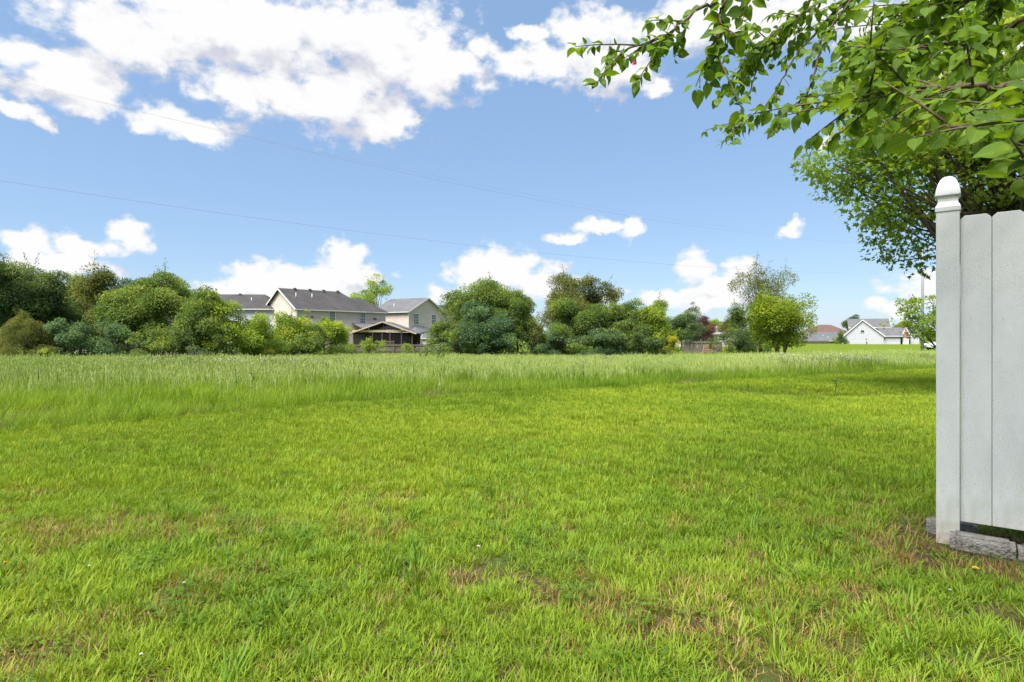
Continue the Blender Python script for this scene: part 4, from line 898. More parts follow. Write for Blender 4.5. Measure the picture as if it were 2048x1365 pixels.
def prism_wall(root, mt, L, Wd, ef, eb, rt, rh, z0, x0=0, name='wall'):
    P = [(0, z0), (Wd, z0), (Wd, eb), (rt, rh), (0, ef)]
    V = [(x0, y, z) for y, z in P] + [(x0 + L, y, z) for y, z in P]
    return MB().add(V, [(4,3,2,1,0), (5,6,7,8,9)] + [(i, (i+1) % 5, (i+1) % 5 + 5, i + 5) for i in range(5)]).obj(name, mt, root)
def roof(root, mt, L, Wd, ef, eb, rt, rh, x0=0, hip0=0, hip1=0, ov=.35, th=.16, name='roof', fascia=True):
    """pitched roof slab; hip0 / hip1 give hipped ends"""
    sf = (rh - ef)/rt; sb = (rh - eb)/(Wd - rt); lift = .05
    f = (-ov, ef - sf*ov + lift); b = (Wd + ov, eb - sb*ov + lift); r = (rt, rh + lift); xa, xb = x0 - ov, x0 + L + ov
    top = [(xa, f[0], f[1]), (xb, f[0], f[1]), (xb, b[0], b[1]), (xa, b[0], b[1]), (x0 + hip0 if hip0 else xa, r[0], r[1]), (x0 + L - hip1 if hip1 else xb, r[0], r[1])]
    V = top + [(x, y, z - th) for x, y, z in top]
    fc = [(0,1,5,4), (2,3,4,5), (7,6,10,11), (9,8,11,10)]
    e0 = [(3,0,4)] ; e1 = [(1,2,5)]
    if hip0: fc += [(3,0,4), (6,9,10)]
    else: fc += [(0,4,10,6), (4,3,9,10)]
    if hip1: fc += [(1,2,5), (8,7,11)]
    else: fc += [(5,1,7,11), (2,5,11,8)]
    fc += [(1,0,6,7), (3,2,8,9)]
    if hip0: fc += [(0,3,9,6)]
    if hip1: fc += [(2,1,7,8)]
    o = MB().add(V, fc).obj(name, mt, root)
    if fascia:
        for y, z in ((f[0], f[1]), (b[0], b[1])):
            s = -1 if y < 0 else 1
            MB().beam((xa, y + s*.055, z - .10), (xb, y + s*.055, z - .10), .10, .13).obj('gutter', M_TRIM, o)
        for ex, hp, s in ((xa, hip0, -1), (xb, hip1, 1)):
            if hp: continue
            for q in (f, b):
                MB().beam((ex + s*.03, q[0], q[1] - .11), (ex + s*.03, r[0], r[1] - .11), .05, .22).obj('rake_board', M_TRIM, o)
    return o
def window(root, face, pos, u, z0, z1, w, grid=(3, 4), blind=False, name='window'):
    """double-hung window proud of the wall; face 'front' looks to -y, 'right' to +x, 'left' to -x"""
    b = MB(); g = MB(); t = .09
    def bx(B, u0, u1, d0, d1, a, c):
        if face == 'front': B.box(u0, u1, pos - d1, pos - d0, a, c)
        elif face == 'left': B.box(pos - d1, pos - d0, u0, u1, a, c)
        else: B.box(pos + d0, pos + d1, u0, u1, a, c)
    u0, u1 = u - w/2, u + w/2; zm = (z0 + z1)/2
    bx(b, u0, u0 + t, .0, .07, z0, z1); bx(b, u1 - t, u1, .0, .07, z0, z1); bx(b, u0 + t, u1 - t, .0, .07, z1 - t, z1); bx(b, u0 + t, u1 - t, .0, .09, z0, z0 + t); bx(b, u0 + t, u1 - t, .0, .065, zm - .035, zm + .035)
    fr = b.obj(name, M_TRIM, root)
    for za, zb in ((z0 + t, zm - .035), (zm + .035, z1 - t)):
        q = MB(); bx(q, u0 + t, u1 - t, .005, .02, za, zb); q.obj('pane', M_BLIND if blind and za > zm else M_GLASS, fr)
        mu = MB()
        for i in range(1, grid[0]):
            uu = u0 + t + (w - 2*t)*i/grid[0]; bx(mu, uu - .018, uu + .018, .022, .04, za, zb)
        for j in range(1, grid[1]//2):
            zz = za + (zb - za)*j/(grid[1]//2); bx(mu, u0 + t, u1 - t, .041, .055, zz - .018, zz + .018)
        if mu.v: mu.obj('muntin', M_TRIM, fr)
    return fr
def pipe(root, x, y, z, h=.55): MB().tube([(x, y, z - .4), (x, y, z + h)], .06, 8).obj('vent_pipe', M_TRIM, root, smooth=True)
def cap_vent(root, x, y, z): MB().add([(x-.28,y-.22,z-.3),(x+.28,y-.22,z-.3),(x+.28,y+.22,z-.3),(x-.28,y+.22,z-.3),(x-.16,y-.12,z+.16),(x+.16,y-.12,z+.16),(x+.16,y+.12,z+.16),(x-.16,y+.12,z+.16)], [(0,3,2,1),(4,5,6,7),(0,1,5,4),(1,2,6,5),(2,3,7,6),(3,0,4,7)]).obj('roof_vent', M_RDARK, root)
def corner(root, x, y, z0, z1, s=.11): MB().box(x - s/2, x + s/2, y - s/2, y + s/2, z0, z1).obj('corner_board', M_TRIM, root)

def build_houses():
    # beige two-storey house with the long dark roof
    h = thing('beige_house', 'beige two-storey house with long charcoal roof, its gable end to the left', 'house', (-29.5, 78, 0), math.atan2(.71, .70))
    prism_wall(h, M_BEIGE, 9.2, 12.6, 5.22, 4.22, 5.4, 8.22, -1.2); MB().box(9.2, 11.44, .02, 12.5, -1.2, 4.2).obj('rear_wall', M_BEIGE, h); MB().box(9.2, 11.44, .02, 8, 4.2, 5.15).obj('rear_wall', M_BEIGE, h)
    r = roof(h, M_RDARK, 11.5, 12.6, 5.22, 4.22, 5.4, 8.22, hip1=2.2)
    MB().box(11.45, 14.1, .04, 8.0, -1.2, 5.18).obj('side_wing', M_BEIGE, h)
    roof(h, M_RDARK, 5.6, 8.0, 5.18, 5.18, 4.0, 7.25, x0=8.5, hip1=1.9, name='wing_roof')
    for x in (2.0, 4.3, 6.5, 8.8): cap_vent(r, x, 5.0, 8.22)
    pipe(r, 1.2, 2.9, 6.95); pipe(r, 3.6, 2.9, 6.95)
    for u in (5.2, 10.15): window(h, 'front', 0, u, 3.22, 4.95, 1.05)
    window(h, 'left', 0, 3.6, 3.0, 4.6, 1.05); window(h, 'left', 0, 6.2, 3.0, 4.6, 1.05)
    corner(h, 0, 0, -1.2, 5.15); corner(h, 14.1, .04, -1.2, 5.1)
    MB().box(12.0, 12.5, -.06, .038, 3.9, 4.1).obj('wall_vent', M_DKWOOD, h)
    MB().box(2.0, 2.4, -.09, -.002, 3.95, 4.08).obj('wall_vent', M_DKWOOD, h)
    MB().add([(8.4,-3.4,2.45),(14.6,-3.4,2.45),(14.6,.0,3.35),(8.4,.0,3.35),(8.4,-3.4,2.3),(14.6,-3.4,2.3),(14.6,0,3.2),(8.4,0,3.2)], [(0,1,2,3),(7,6,5,4),(0,4,5,1),(1,5,6,2),(3,2,6,7),(0,3,7,4)]).obj('rear_porch_roof', M_RGREY, h)
    # beige house with front gable
    h = thing('gabled_house', 'beige two-storey house with front gable and grey roof, right of the screened porch', 'house', (-23.9, 97.3, 0), math.radians(-30))
    prism_wall(h, M_BEIGE, 8, 9.7, 5.55, 5.55, 4.85, 7.95, -1.2); roof(h, M_RGREY, 8, 9.7, 5.55, 5.55, 4.85, 7.95)
    window(h, 'right', 8, 1.9, 3.3, 5.2, 1.4); window(h, 'right', 8, 6.6, 3.3, 5.2, 1.4)
    corner(h, 8, 0, -1.2, 5.5); corner(h, 8, 9.7, -1.2, 5.5)
    bay = MB().box(8.0, 9.3, .4, 4.9, -1.2, 2.28).obj('bay', M_BEIGE, h)
    MB().add([(8.0,.1,2.25),(9.6,.1,2.25),(9.6,5.2,2.25),(8.0,5.2,2.25),(8.0,1.2,3.05),(8.35,1.2,3.05),(8.35,4.1,3.05),(8.0,4.1,3.05)], [(3,2,1,0),(4,5,6,7),(0,1,5,4),(1,2,6,5),(2,3,7,6),(3,0,4,7)]).obj('bay_roof', M_RGREY, bay)
    MB().box(9.6, 9.68, .1, 5.2, 2.12, 2.26).obj('gutter', M_TRIM, bay); window(h, 'right', 9.3, 1.4, .7, 1.75, 1.1)
    pipe(h, 3.2, 1.9, 6.6, .35)
    # white house behind the left trees
    h = thing('white_house', 'white-sided house with dark hipped roof behind the left trees', 'house', (-54.0, 82.5, 0), math.radians(3))
    MB().box(0, 19.1, 0, 9, -1.2, 5.5).obj('wall', M_WSIDE, h); r = roof(h, M_RDARK, 19.1, 9, 5.5, 5.5, 4.5, 7.75, hip0=3, hip1=3)
    corner(h, 19.1, 0, -1.2, 5.45); pipe(r, 15.0, 2.2, 6.6); cap_vent(r, 12.5, 4.2, 7.75); window(h, 'front', 0, 14, 2.9, 4.4, 1.0)
    # pinkish house seen through the thin tree
    h = thing('pink_house', 'pinkish house with a white window, glimpsed through the thin left tree', 'house', (-57, 68, 0), math.radians(4))
    prism_wall(h, M_PINK, 13, 9, 4.6, 4.6, 4.5, 6.6, -1.3); roof(h, M_RDARK, 13, 9, 4.6, 4.6, 4.5, 6.6); window(h, 'front', 0, 6.0, 3.1, 4.4, 1.3, (3, 4)); window(h, 'front', 0, 10.5, 3.1, 4.4, 1.1)
    # far roofs
    h = thing('grey_roofed_house', 'grey roof slope between the white house and the beige gable', 'house', (-50, 108, 0), math.radians(10))
    prism_wall(h, M_BEIGE, 12, 10, 4.6, 4.6, 5, 8.3, -1.2); roof(h, M_RGREY, 12, 10, 4.6, 4.6, 5, 8.3, hip0=2.5, hip1=2.5)
    h = thing('dark_roofed_house', 'dark roof just right of the front-gabled beige house', 'house', (-16.5, 112, 0), math.radians(-6))
    prism_wall(h, M_BEIGE, 11, 9, 3.8, 3.8, 4.5, 7.75, -1.2); roof(h, M_RDARK, 11, 9, 3.8, 3.8, 4.5, 7.75)
    # beige bungalow among the right gardens
    h = thing('beige_bungalow', 'low beige bungalow with pale grey roof behind the right wooden fence', 'bungalow', (28.5, 92, 0), math.radians(-2))
    prism_wall(h, M_BEIGE, 10, 8, 1.85, 1.85, 4, 3.2, -1.2); roof(h, mat('pale_shingles', (.30,.29,.28), .9, noise=(2, (.24,.235,.23), .4, .6)), 10, 8, 1.85, 1.85, 4, 3.2, fascia=False)
    window(h, 'front', 0, 3.0, .55, 1.5, .8, (2, 2)); window(h, 'front', 0, 5.4, .55, 1.5, 1.2, (2, 2))
    MB().box(-.5, 2.2, -.75, -.01, -.9, 1.0).obj('storage_wall', M_TRIM, h)
    # far right: grey-roofed row and red-brown hip roof
    h = thing('long_grey_roof_house', 'long low house with grey roof, left of the white bungalow', 'house', (81.5, 156, -.4), math.radians(2))
    MB().box(.3, 10.7, .3, 7.7, -.4, .9).obj('wall', M_BEIGE, h); r = roof(h, M_RGREY, 11, 8, .85, .85, 4, 3.1, hip0=1.5); pipe(r, 5.2, 2.2, 2.0, .3); pipe(r, 6.0, 1.3, 1.5, .3)
    h = thing('red_roofed_house', 'house with red-brown hipped roof beyond the long grey roof', 'house', (92, 172, -.4), 0)
    MB().box(.3, 9.7, .3, 8.7, -.4, 3.2).obj('wall', M_BRICK, h); roof(h, M_RRED, 10, 9, 3.2, 3.2, 4.5, 5.5, hip0=3.2, hip1=3.2)
    # white bungalow
    h = thing('white_bungalow', 'white-sided bungalow with wide front gable and grey roofs, far right', 'bungalow', (82.9, 142, -.4), math.radians(-25)); h.scale = (.87, .87, 1)
    # front gable block: ridge runs away from the camera
    g = MB(); P = [(0, -.4), (9.6, -.4), (9.6, 2.1), (4.5, 5.9), (0, 2.1)]
    V = [(x, 0, z) for x, z in P] + [(x, 7, z) for x, z in P]
    g.add(V, [(0,1,2,3,4), (9,8,7,6,5)] + [(i, i + 5, (i+1) % 5 + 5, (i+1) % 5) for i in range(5)]).obj('wall', M_WSIDE, h)
    def slope(a, b, nm='roof', y0=-.3, y1=7.2, mt=M_RGREY, th=.16):
        V = [(a[0], y0, a[1]), (b[0], y0, b[1]), (b[0], y1, b[1]), (a[0], y1, a[1])]; V += [(x, y, z - th) for x, y, z in V]
        o = MB().add(V, [(0,1,2,3), (7,6,5,4), (0,4,5,1), (1,5,6,2), (2,6,7,3), (3,7,4,0)]).obj(nm, mt, h)
        MB().beam((a[0], y0 - .03, a[1] - .09), (b[0], y0 - .03, b[1] - .09), .05, .24).obj('rake_board', M_TRIM, o)
    slope((-.4, 1.86), (4.5, 5.98)); slope((4.5, 5.98), (10.0, 1.86))
    window(h, 'front', 0, 4.5, 2.7, 4.1, 1.05, (1, 2), blind=True)
    for x in (5.6, 7.9): MB().box(x, x + .4, -.06, -.002, 2.3, 2.45).obj('wall_vent', M_TRIM, h)
    # upper block, ridge along the street
    P = [(7.2, -.4), (14, -.4), (14, 4.35), (10.6, 6.35), (7.2, 4.35)]
    V = [(2.2, y, z) for y, z in P] + [(12.0, y, z) for y, z in P]
    MB().add(V, [(4,3,2,1,0), (5,6,7,8,9)] + [(i, (i+1) % 5, (i+1) % 5 + 5, i + 5) for i in range(5)]).obj('upper_wall', M_WSIDE, h)
    V = [(1.7, 6.8, 4.18), (12.4, 6.8, 4.18), (12.4, 10.6, 6.46), (1.7, 10.6, 6.46), (12.4, 14.4, 4.18), (1.7, 14.4, 4.18)]; V += [(x, y, z - .16) for x, y, z in V]
    o = MB().add(V, [(0,1,2,3), (3,2,4,5), (7,6,9,8), (8,9,11,10), (0,6,7,1), (4,10,11,5), (1,7,8,2), (2,8,10,4), (3,9,6,0), (5,11,9,3)]).obj('upper_roof', M_RGREY, h)
    MB().box(1.7, 12.4, 6.70, 6.79, 3.95, 4.18).obj('gutter', M_TRIM, o)
    for a, b in (((12.44, 6.8, 4.08), (12.44, 10.6, 6.36)), ((12.44, 10.6, 6.36), (12.44, 14.4, 4.08))): MB().beam(a, b, .05, .24).obj('rake_board', M_TRIM, o)
    # garage block
    MB().box(9.63, 13.6, .5, 6.9, -.4, 2.0).obj('garage_wall', M_WSIDE, h)
    V = [(9.5, .1, 1.95), (14.2, .1, 1.95), (15.0, 3.6, 4.05), (8.4, 3.6, 4.05), (14.2, 7.1, 1.95), (9.5, 7.1, 1.95)]; V += [(x, y, z - .15) for x, y, z in V]
    o = MB().add(V, [(0,1,2,3), (3,2,4,5), (7,6,9,8), (8,9,11,10), (0,6,7,1), (4,10,11,5), (1,7,8,2), (2,8,10,4), (3,9,6,0), (5,11,9,3)]).obj('garage_roof', M_RGREY, h)
    MB().box(9.6, 14.1, .0, .09, 1.8, 1.95).obj('gutter', M_TRIM, o)
    V = [(14.0, .9, 1.55), (15.7, .9, 1.55), (14.9, .9, 3.75), (14.0, 4, 1.55), (15.7, 4, 1.55), (14.9, 4, 3.75)]
    br = MB().add(V, [(0,1,2), (5,4,3), (0,3,4,1), (1,4,5,2), (2,5,3,0)]).obj('brick_gable', M_BRICK, h)
    MB().beam((13.8, .85, 1.6), (14.9, .85, 3.95), .1, .2).beam((14.9, .86, 3.95), (16.3, .86, 1.5), .1, .2).obj('rake_board', M_TRIM, br)
    MB().box(14.2, 15.6, 1.0, 4, -.4, 1.53).obj('garage_door', M_TRIM, h)
    V = [(16.4, 3, -.4), (18.4, 3, -.4), (18.4, 3, 1.5), (16.4, 3, 2.3), (16.4, 8, -.4), (18.4, 8, -.4), (18.4, 8, 1.5), (16.4, 8, 2.3)]
    MB().add(V, [(0,1,2,3), (7,6,5,4), (0,4,5,1), (1,5,6,2), (3,2,6,7), (0,3,7,4)]).obj('side_wall', M_WSIDE, h)
    h = thing('dark_roof_cottage', 'dark roof seen behind the right end of the white bungalow', 'house', (100.5, 156, -.4), 0)
    MB().box(.3, 9.7, .3, 7.7, -.4, 2.6).obj('wall', M_BEIGE, h); roof(h, M_RDARK, 10, 8, 2.6, 2.6, 4, 4.5)

def build_yard():
    # screened porch
    p = thing('screened_porch', 'dark screened porch with tan gable trim in front of the beige houses', 'porch', (-20.2, 72, -.7)); z = .7
    for x in (.15, 2.55, 3.75, 4.75, 6.2, 7.55): MB().box(x - .07, x + .07, .0, .14, 0, 2.52).obj('post', M_DKWOOD, p)
    for x in (.15, 7.55): MB().box(x - .07, x + .07, 5.8, 5.94, 0, 2.5).obj('post', M_DKWOOD, p)
    MB().box(.0, 5.9, -.06, .16, 2.525, 2.80).obj('beam', M_TAN, p); MB().box(5.905, 7.7, -.04, .16, 2.525, 2.78).obj('beam', mat('grey_beam', (.22,.20,.19), .8), p)
    MB().box(3.85, 4.0, .0, .14, 2.81, 3.55).obj('king_post', M_DKWOOD, p); MB().box(2.0, 2.12, -.02, .10, 2.81, 3.15).obj('strut', M_TAN, p)
    for a, b in (((-.35, 2.42), (3.9, 3.92)), ((3.9, 3.92), (8.15, 2.42))):
        V = [(a[0], -.35, a[1]), (b[0], -.35, b[1]), (b[0], 6.3, b[1]), (a[0], 6.3, a[1])]; V += [(x, y, q - .12) for x, y, q in V]
        o = MB().add(V, [(0,1,2,3), (7,6,5,4), (0,4,5,1), (1,5,6,2), (2,6,7,3), (3,7,4,0)]).obj('roof', M_RGREY, p)
        MB().beam((a[0], -.39, a[1] - .10), (b[0], -.39, b[1] - .10), .07, .16).obj('rake_board', M_TAN, o)
    MB().add([(.2, .08, 2.82), (7.5, .08, 2.82), (3.9, .08, 3.72)], [(0, 1, 2)]).obj('gable_screen', M_SCREEN, p)
    xs = (.22, 2.48, 3.68, 4.68, 6.13, 7.48); 
    for a, b in zip((.22, 2.62, 3.82, 4.82, 6.27), (2.48, 3.68, 4.68, 6.13, 7.48)): MB().add([(a, .07, .12), (b, .07, .12), (b, .07, 2.5), (a, .07, 2.5)], [(0, 1, 2, 3)]).obj('screen', M_SCREEN, p)
    MB().box(.2, 7.5, .0, .12, .9, 1.02).obj('rail', M_DKWOOD, p); MB().box(.1, 7.6, -.1, 6, -.25, .08).obj('floor', M_GWOOD, p)
    MB().box(.1, 7.6, 5.6, 5.7, .1, 2.5).obj('rear_wall', M_DKWOOD, p)
    MB().box(4.9, 5.7, 3.0, 3.8, .09, 1.0).box(4.9, 5.7, 3.8, 3.95, 1.0, 1.6).obj('patio_chair', M_DKWOOD, p)
    # deck rail in front of it
    d = thing('deck_rail', 'short grey wooden deck rail in front of the screened porch', 'railing', (-16.4, 70, -.7))
    MB().box(0, 1.9, 0, .06, 1.32, 1.42).obj('top_rail', M_GWOOD, d); MB().box(0, 1.9, .0, .05, .45, .53).obj('bottom_rail', M_GWOOD, d)
    me = None
    for i in range(12):
        o = bpy.data.objects.new('baluster', me) if me else MB().box(0, .045, .01, .05, .535, 1.315).obj('baluster', M_GWOOD, d)
        if me: COL.objects.link(o); o.parent = d
        me = o.data; o.location.x = .12 + i*.15
    for x in (0, 1.82): MB().box(x, x + .08, .065, .145, -.1, 1.45).obj('post', M_GWOOD, d)
    # wooden garden fences
    def wood_fence(label, x0, y0, x1, y1, top, nb, seed):
        L = math.hypot(x1 - x0, y1 - y0); zb = gzf((x0 + x1)/2, (y0 + y1)/2); f = thing('wooden_fence', label, 'fence', (x0, y0, zb), math.atan2(y1 - y0, x1 - x0)); H = top - zb
        rng = np.random.default_rng(seed); me = None; w = L/nb
        for i in range(nb):
            if me is None: o = MB().box(0, w*.93, 0, .02, -.1, H).obj('board', M_GWOOD, f); me = o.data
            else: o = bpy.data.objects.new('board', me); COL.objects.link(o); o.parent = f
            o.location = (i*w, rng.normal(0, .006), rng.normal(0, .025)); o.rotation_euler = (0, rng.normal(0, .012), 0)
        for q in (.25, H - .18): MB().box(0, L, -.06, -.012, q, q + .09).obj('rail', M_GWOOD, f)
        k = int(L/2.4) + 1
        for i in range(k + 1): MB().box(i*L/k - .05, i*L/k + .05, -.16, -.065, -.2, H - .04).obj('post', M_GWOOD, f)
    wood_fence('low weathered wooden fence below the screened porch', -20.6, 66, -9.4, 67.5, .34, 62, 1)
    wood_fence('grey wooden privacy fence in front of the beige bungalow', 19.0, 63.5, 23.2, 63, .72, 26, 2)
    wood_fence('far low wooden fence left of the white bungalow', 76.5, 147, 82, 147.5, .30, 24, 3)
    # maroon covered grill, shed, white panel, cedar rack
    g = thing('covered_grill', 'maroon covered grill standing right of the screened porch', 'grill', (-13.0, 75, -.6))
    MB().add([(-.62,-.3,0),(.62,-.3,0),(.62,.3,0),(-.62,.3,0),(-.58,-.28,.95),(.58,-.28,.95),(.58,.28,.95),(-.58,.28,.95),(-.45,-.16,1.28),(.45,-.16,1.28),(.45,.16,1.28),(-.45,.16,1.28)],
             [(3,2,1,0),(8,9,10,11)] + [(i, (i+1) % 4, (i+1) % 4 + 4, i + 4) for i in range(4)] + [(i + 4, (i+1) % 4 + 4, (i+1) % 4 + 8, i + 8) for i in range(4)]).obj('cover', M_MAROON, g, bevel=.06)
    MB().box(-.5, -.42, -.2, -.12, -.06, .02).box(.42, .5, -.2, -.12, -.06, .02).obj('feet', M_BLACK, g)
    s = thing('garden_shed', 'small cream garden shed with grey roof behind the wooden fence', 'shed', (-12.6, 80, -.6), math.radians(-8))
    prism_wall(s, mat('cream_panel', (.52,.49,.43), .6), 2.4, 2.0, 1.75, 1.75, 1.0, 2.35, 0); roof(s, M_RGREY, 2.4, 2.0, 1.75, 1.75, 1.0, 2.35, ov=.15, th=.08); MB().box(.75, 1.65, -.03, -.002, .05, 1.6).obj('door', M_TRIM, s)
    v = thing('vinyl_panel_fence', 'white vinyl fence panels showing through the shrubs before the white house', 'fence', (-31.5, 60, gzf(-31.5, 60)), math.radians(2))
    for i in range(3):
        MB().box(i*1.9 + .06, i*1.9 + 1.84, .02, .06, .1, 1.3).obj('panel', M_TRIM, v); MB().box(i*1.9 - .055, i*1.9 + .055, -.02, .09, -.1, 1.45).obj('post', M_TRIM, v)
    r = thing('cedar_rack', 'small reddish wooden rack leaning before the grey privacy fence', 'rack', (20.6, 61.5, gzf(20.6, 61.5)), math.radians(-8))
    for x in (0, .95): MB().beam((x, 0, 0), (x + .22, .35, 1.15), .07, .07).obj('upright', M_RWOOD, r)
    for q in (.35, .62, .88, 1.1): MB().beam((.22*q/1.15 + .035, .35*q/1.15 - .04, q), (.95 + .22*q/1.15 - .035, .35*q/1.15 - .04, q), .04, .10).obj('slat', M_RWOOD, r)
    # basketball hoop
    b = thing('basketball_hoop', 'basketball hoop on a pole in front of the white bungalow wall', 'basketball hoop', (95.2, 140.5, -.42))
    MB().tube([(0,0,0),(0,0,1.7),(.35,-.3,2.25)], .075, 8).obj('pole', M_METAL, b); MB().box(.05, 1.05, -.42, -.36, 1.55, 2.15).obj('backboard', mat('grey_backboard', (.42,.43,.45), .4), b)
    k = [( .55 + .23*math.cos(a), -.68 + .23*math.sin(a), 1.68) for a in np.linspace(0, 6.283, 13)]; MB().tube(k, .02, 5).obj('rim', mat('orange_rim', (.5,.14,.03), .5), b); MB().box(-.55, .25, -.3, .35, 0, .2).obj('base', M_BLACK, b)
    # trash bin
    t = thing('trash_bin', 'black wheeled trash bin on the far lawn left of the car', 'trash bin', (63.7, 88, gzf(63.7, 88)))
    MB().add([(-.22,-.25,.06),(.22,-.25,.06),(.22,.25,.06),(-.22,.25,.06),(-.29,-.32,.86),(.29,-.32,.86),(.29,.32,.86),(-.29,.32,.86)], [(3,2,1,0),(4,5,6,7),(0,1,5,4),(1,2,6,5),(2,3,7,6),(3,0,4,7)]).obj('body', M_BLACK, t, bevel=.03)
    MB().box(-.32, .32, -.36, .34, .865, .93).obj('lid', M_BLACK, t, bevel=.03)
    for x in (-.25, .25): MB().tube([(x - .03, .26, .11), (x + .03, .26, .11)], .11, 12).obj('wheel', M_BLACK, t)

def build_car():
    D = 66.0; x = (1849 - 1024)/F*D; c = thing('parked_car', 'white parked car, its front showing left of the fence post', 'car', (x, D, gzf(x + 1.5, D)), math.radians(-14))
    M_P = mat('white_car_paint', (.68,.69,.70), .25, .5); M_G = mat('car_glass', (.02,.025,.03), .05, .6)
    # side profile (length along +x from the nose), lofted over the width
    prof = [(0.0,.42,.60),(.06,.36,.72),(.25,.34,.82),(.9,.30,.90),(1.35,.30,.97),(2.0,.30,.99),(3.4,.30,1.0),(4.2,.32,1.0),(4.55,.38,.92),(4.62,.45,.75)]
    def loft(prof, hw, name, mt, root, tuck=.06):
        V = []; n = len(prof)
        for x, a, b in prof:
            k = hw*(1 - .14*max(0, 1 - x/.5)**2 - .10*max(0, (x - 4.1)/.5)**2)
            V += [(x, -k + tuck, a), (x, -k, a*.5 + b*.5), (x, -k + tuck, b), (x, k - tuck, b), (x, k, a*.5 + b*.5), (x, k - tuck, a)]
        Fq = [(6*i + j, 6*i + (j+1) % 6, 6*i + 6 + (j+1) % 6, 6*i + 6 + j) for i in range(n - 1) for j in range(6)] + [tuple(range(5, -1, -1)), tuple(range(6*n - 6, 6*n))]
        return MB().add(V, Fq).obj(name, mt, root, smooth=True, bevel=.03)
    body = loft(prof, .88, 'body', M_P, c)
    loft([(1.25,.95,.98),(1.95,.97,1.40),(2.6,.97,1.46),(3.3,.97,1.44),(4.1,.97,1.02)], .76, 'cabin', M_G, c, .14)
    loft([(1.98,1.395,1.43),(2.6,1.44,1.49),(3.3,1.42,1.47)], .68, 'roof', M_P, c, .05)
    MB().box(-.035, .05, -.45, .45, .52, .60).obj('grille', M_BLACK, body); MB().box(-.03, .10, -.70, .70, .30, .40).obj('bumper_intake', M_BLACK, body)
    for s in (-1, 1):
        MB().box(-.02, .14, s*.62 - .12, s*.62 + .12, .60, .70).obj('headlight', mat('headlight_glass', (.30,.31,.32), .1, .7), body, bevel=.02)
    for wx in (.85, 3.65):
        for s in (-1, 1):
            w = MB().tube([(wx, s*.70, .32), (wx, s*.89, .32)], .32, 18).obj('wheel', M_BLACK, c); MB().tube([(wx, s*.86, .32), (wx, s*.90, .32)], .19, 14).obj('rim', M_METAL, w)
def build_poles():
    P1 = np.array([43.3, 60.0]); Q = np.array([-22.5, 25.0]); M_POLE = mat('grey_pole', (.30,.31,.36), .7, noise=(4, (.24,.25,.29), .4, .6)); M_WIRE = mat('wire', (.06,.06,.07), .6)
    P0 = P1 + (Q - P1)*1.5
    for (x, y), hgt, lab in ((P1, 11.2, 'slim grey utility pole half hidden behind the maple leaves'), (P0, 16.5, 'utility pole outside the left picture edge carrying the wires')):
        t = thing('utility_pole', lab, 'utility pole', (x, y, gzf(x, y)), math.atan2(P1[1] - Q[1], P1[0] - Q[0]))
        MB().tube([(0,0,-.5),(0,0,hgt*.5),(0,0,hgt)], [.15,.125,.10], 10).obj('shaft', M_POLE, t, smooth=True); MB().box(-.05, .05, -.9, .9, hgt - .55, hgt - .42).obj('crossarm', M_POLE, t)
        for s in (-.8, .8): MB().tube([(0, s, hgt - .42), (0, s, hgt - .25)], [.05, .03], 8).obj('insulator', M_TRIM, t)
    def wire(label, zs, off, r):
        # zs: heights at the right pole, above the middle of the field, near the left edge of the view
        cf = np.polyfit([0, .658, 1.0], zs, 2); n = np.array([-(P1 - Q)[1], (P1 - Q)[0]]); n = n/np.linalg.norm(n)*off
        pts = [(*(P1 + (Q - P1)*t + n), float(np.polyval(cf, t))) for t in np.linspace(0, 1.5, 41)]
        m = MB(); 
        if cf[0] < 0: pass
        tag(m.tube(pts, r, 5).obj('power_line', M_WIRE, smooth=True), label, 'power line', 'overhead wires')
    wire('lowest overhead wire, crossing the sky just above the tree tops', [8.0, 6.84, 8.02], 0, .0038)
    wire('upper overhead wire, the higher of the close pair', [10.9, 10.9, 12.75], .8, .0018)
    wire('upper overhead wire, the lower of the close pair', [10.75, 10.15, 12.35], -.8, .0026)

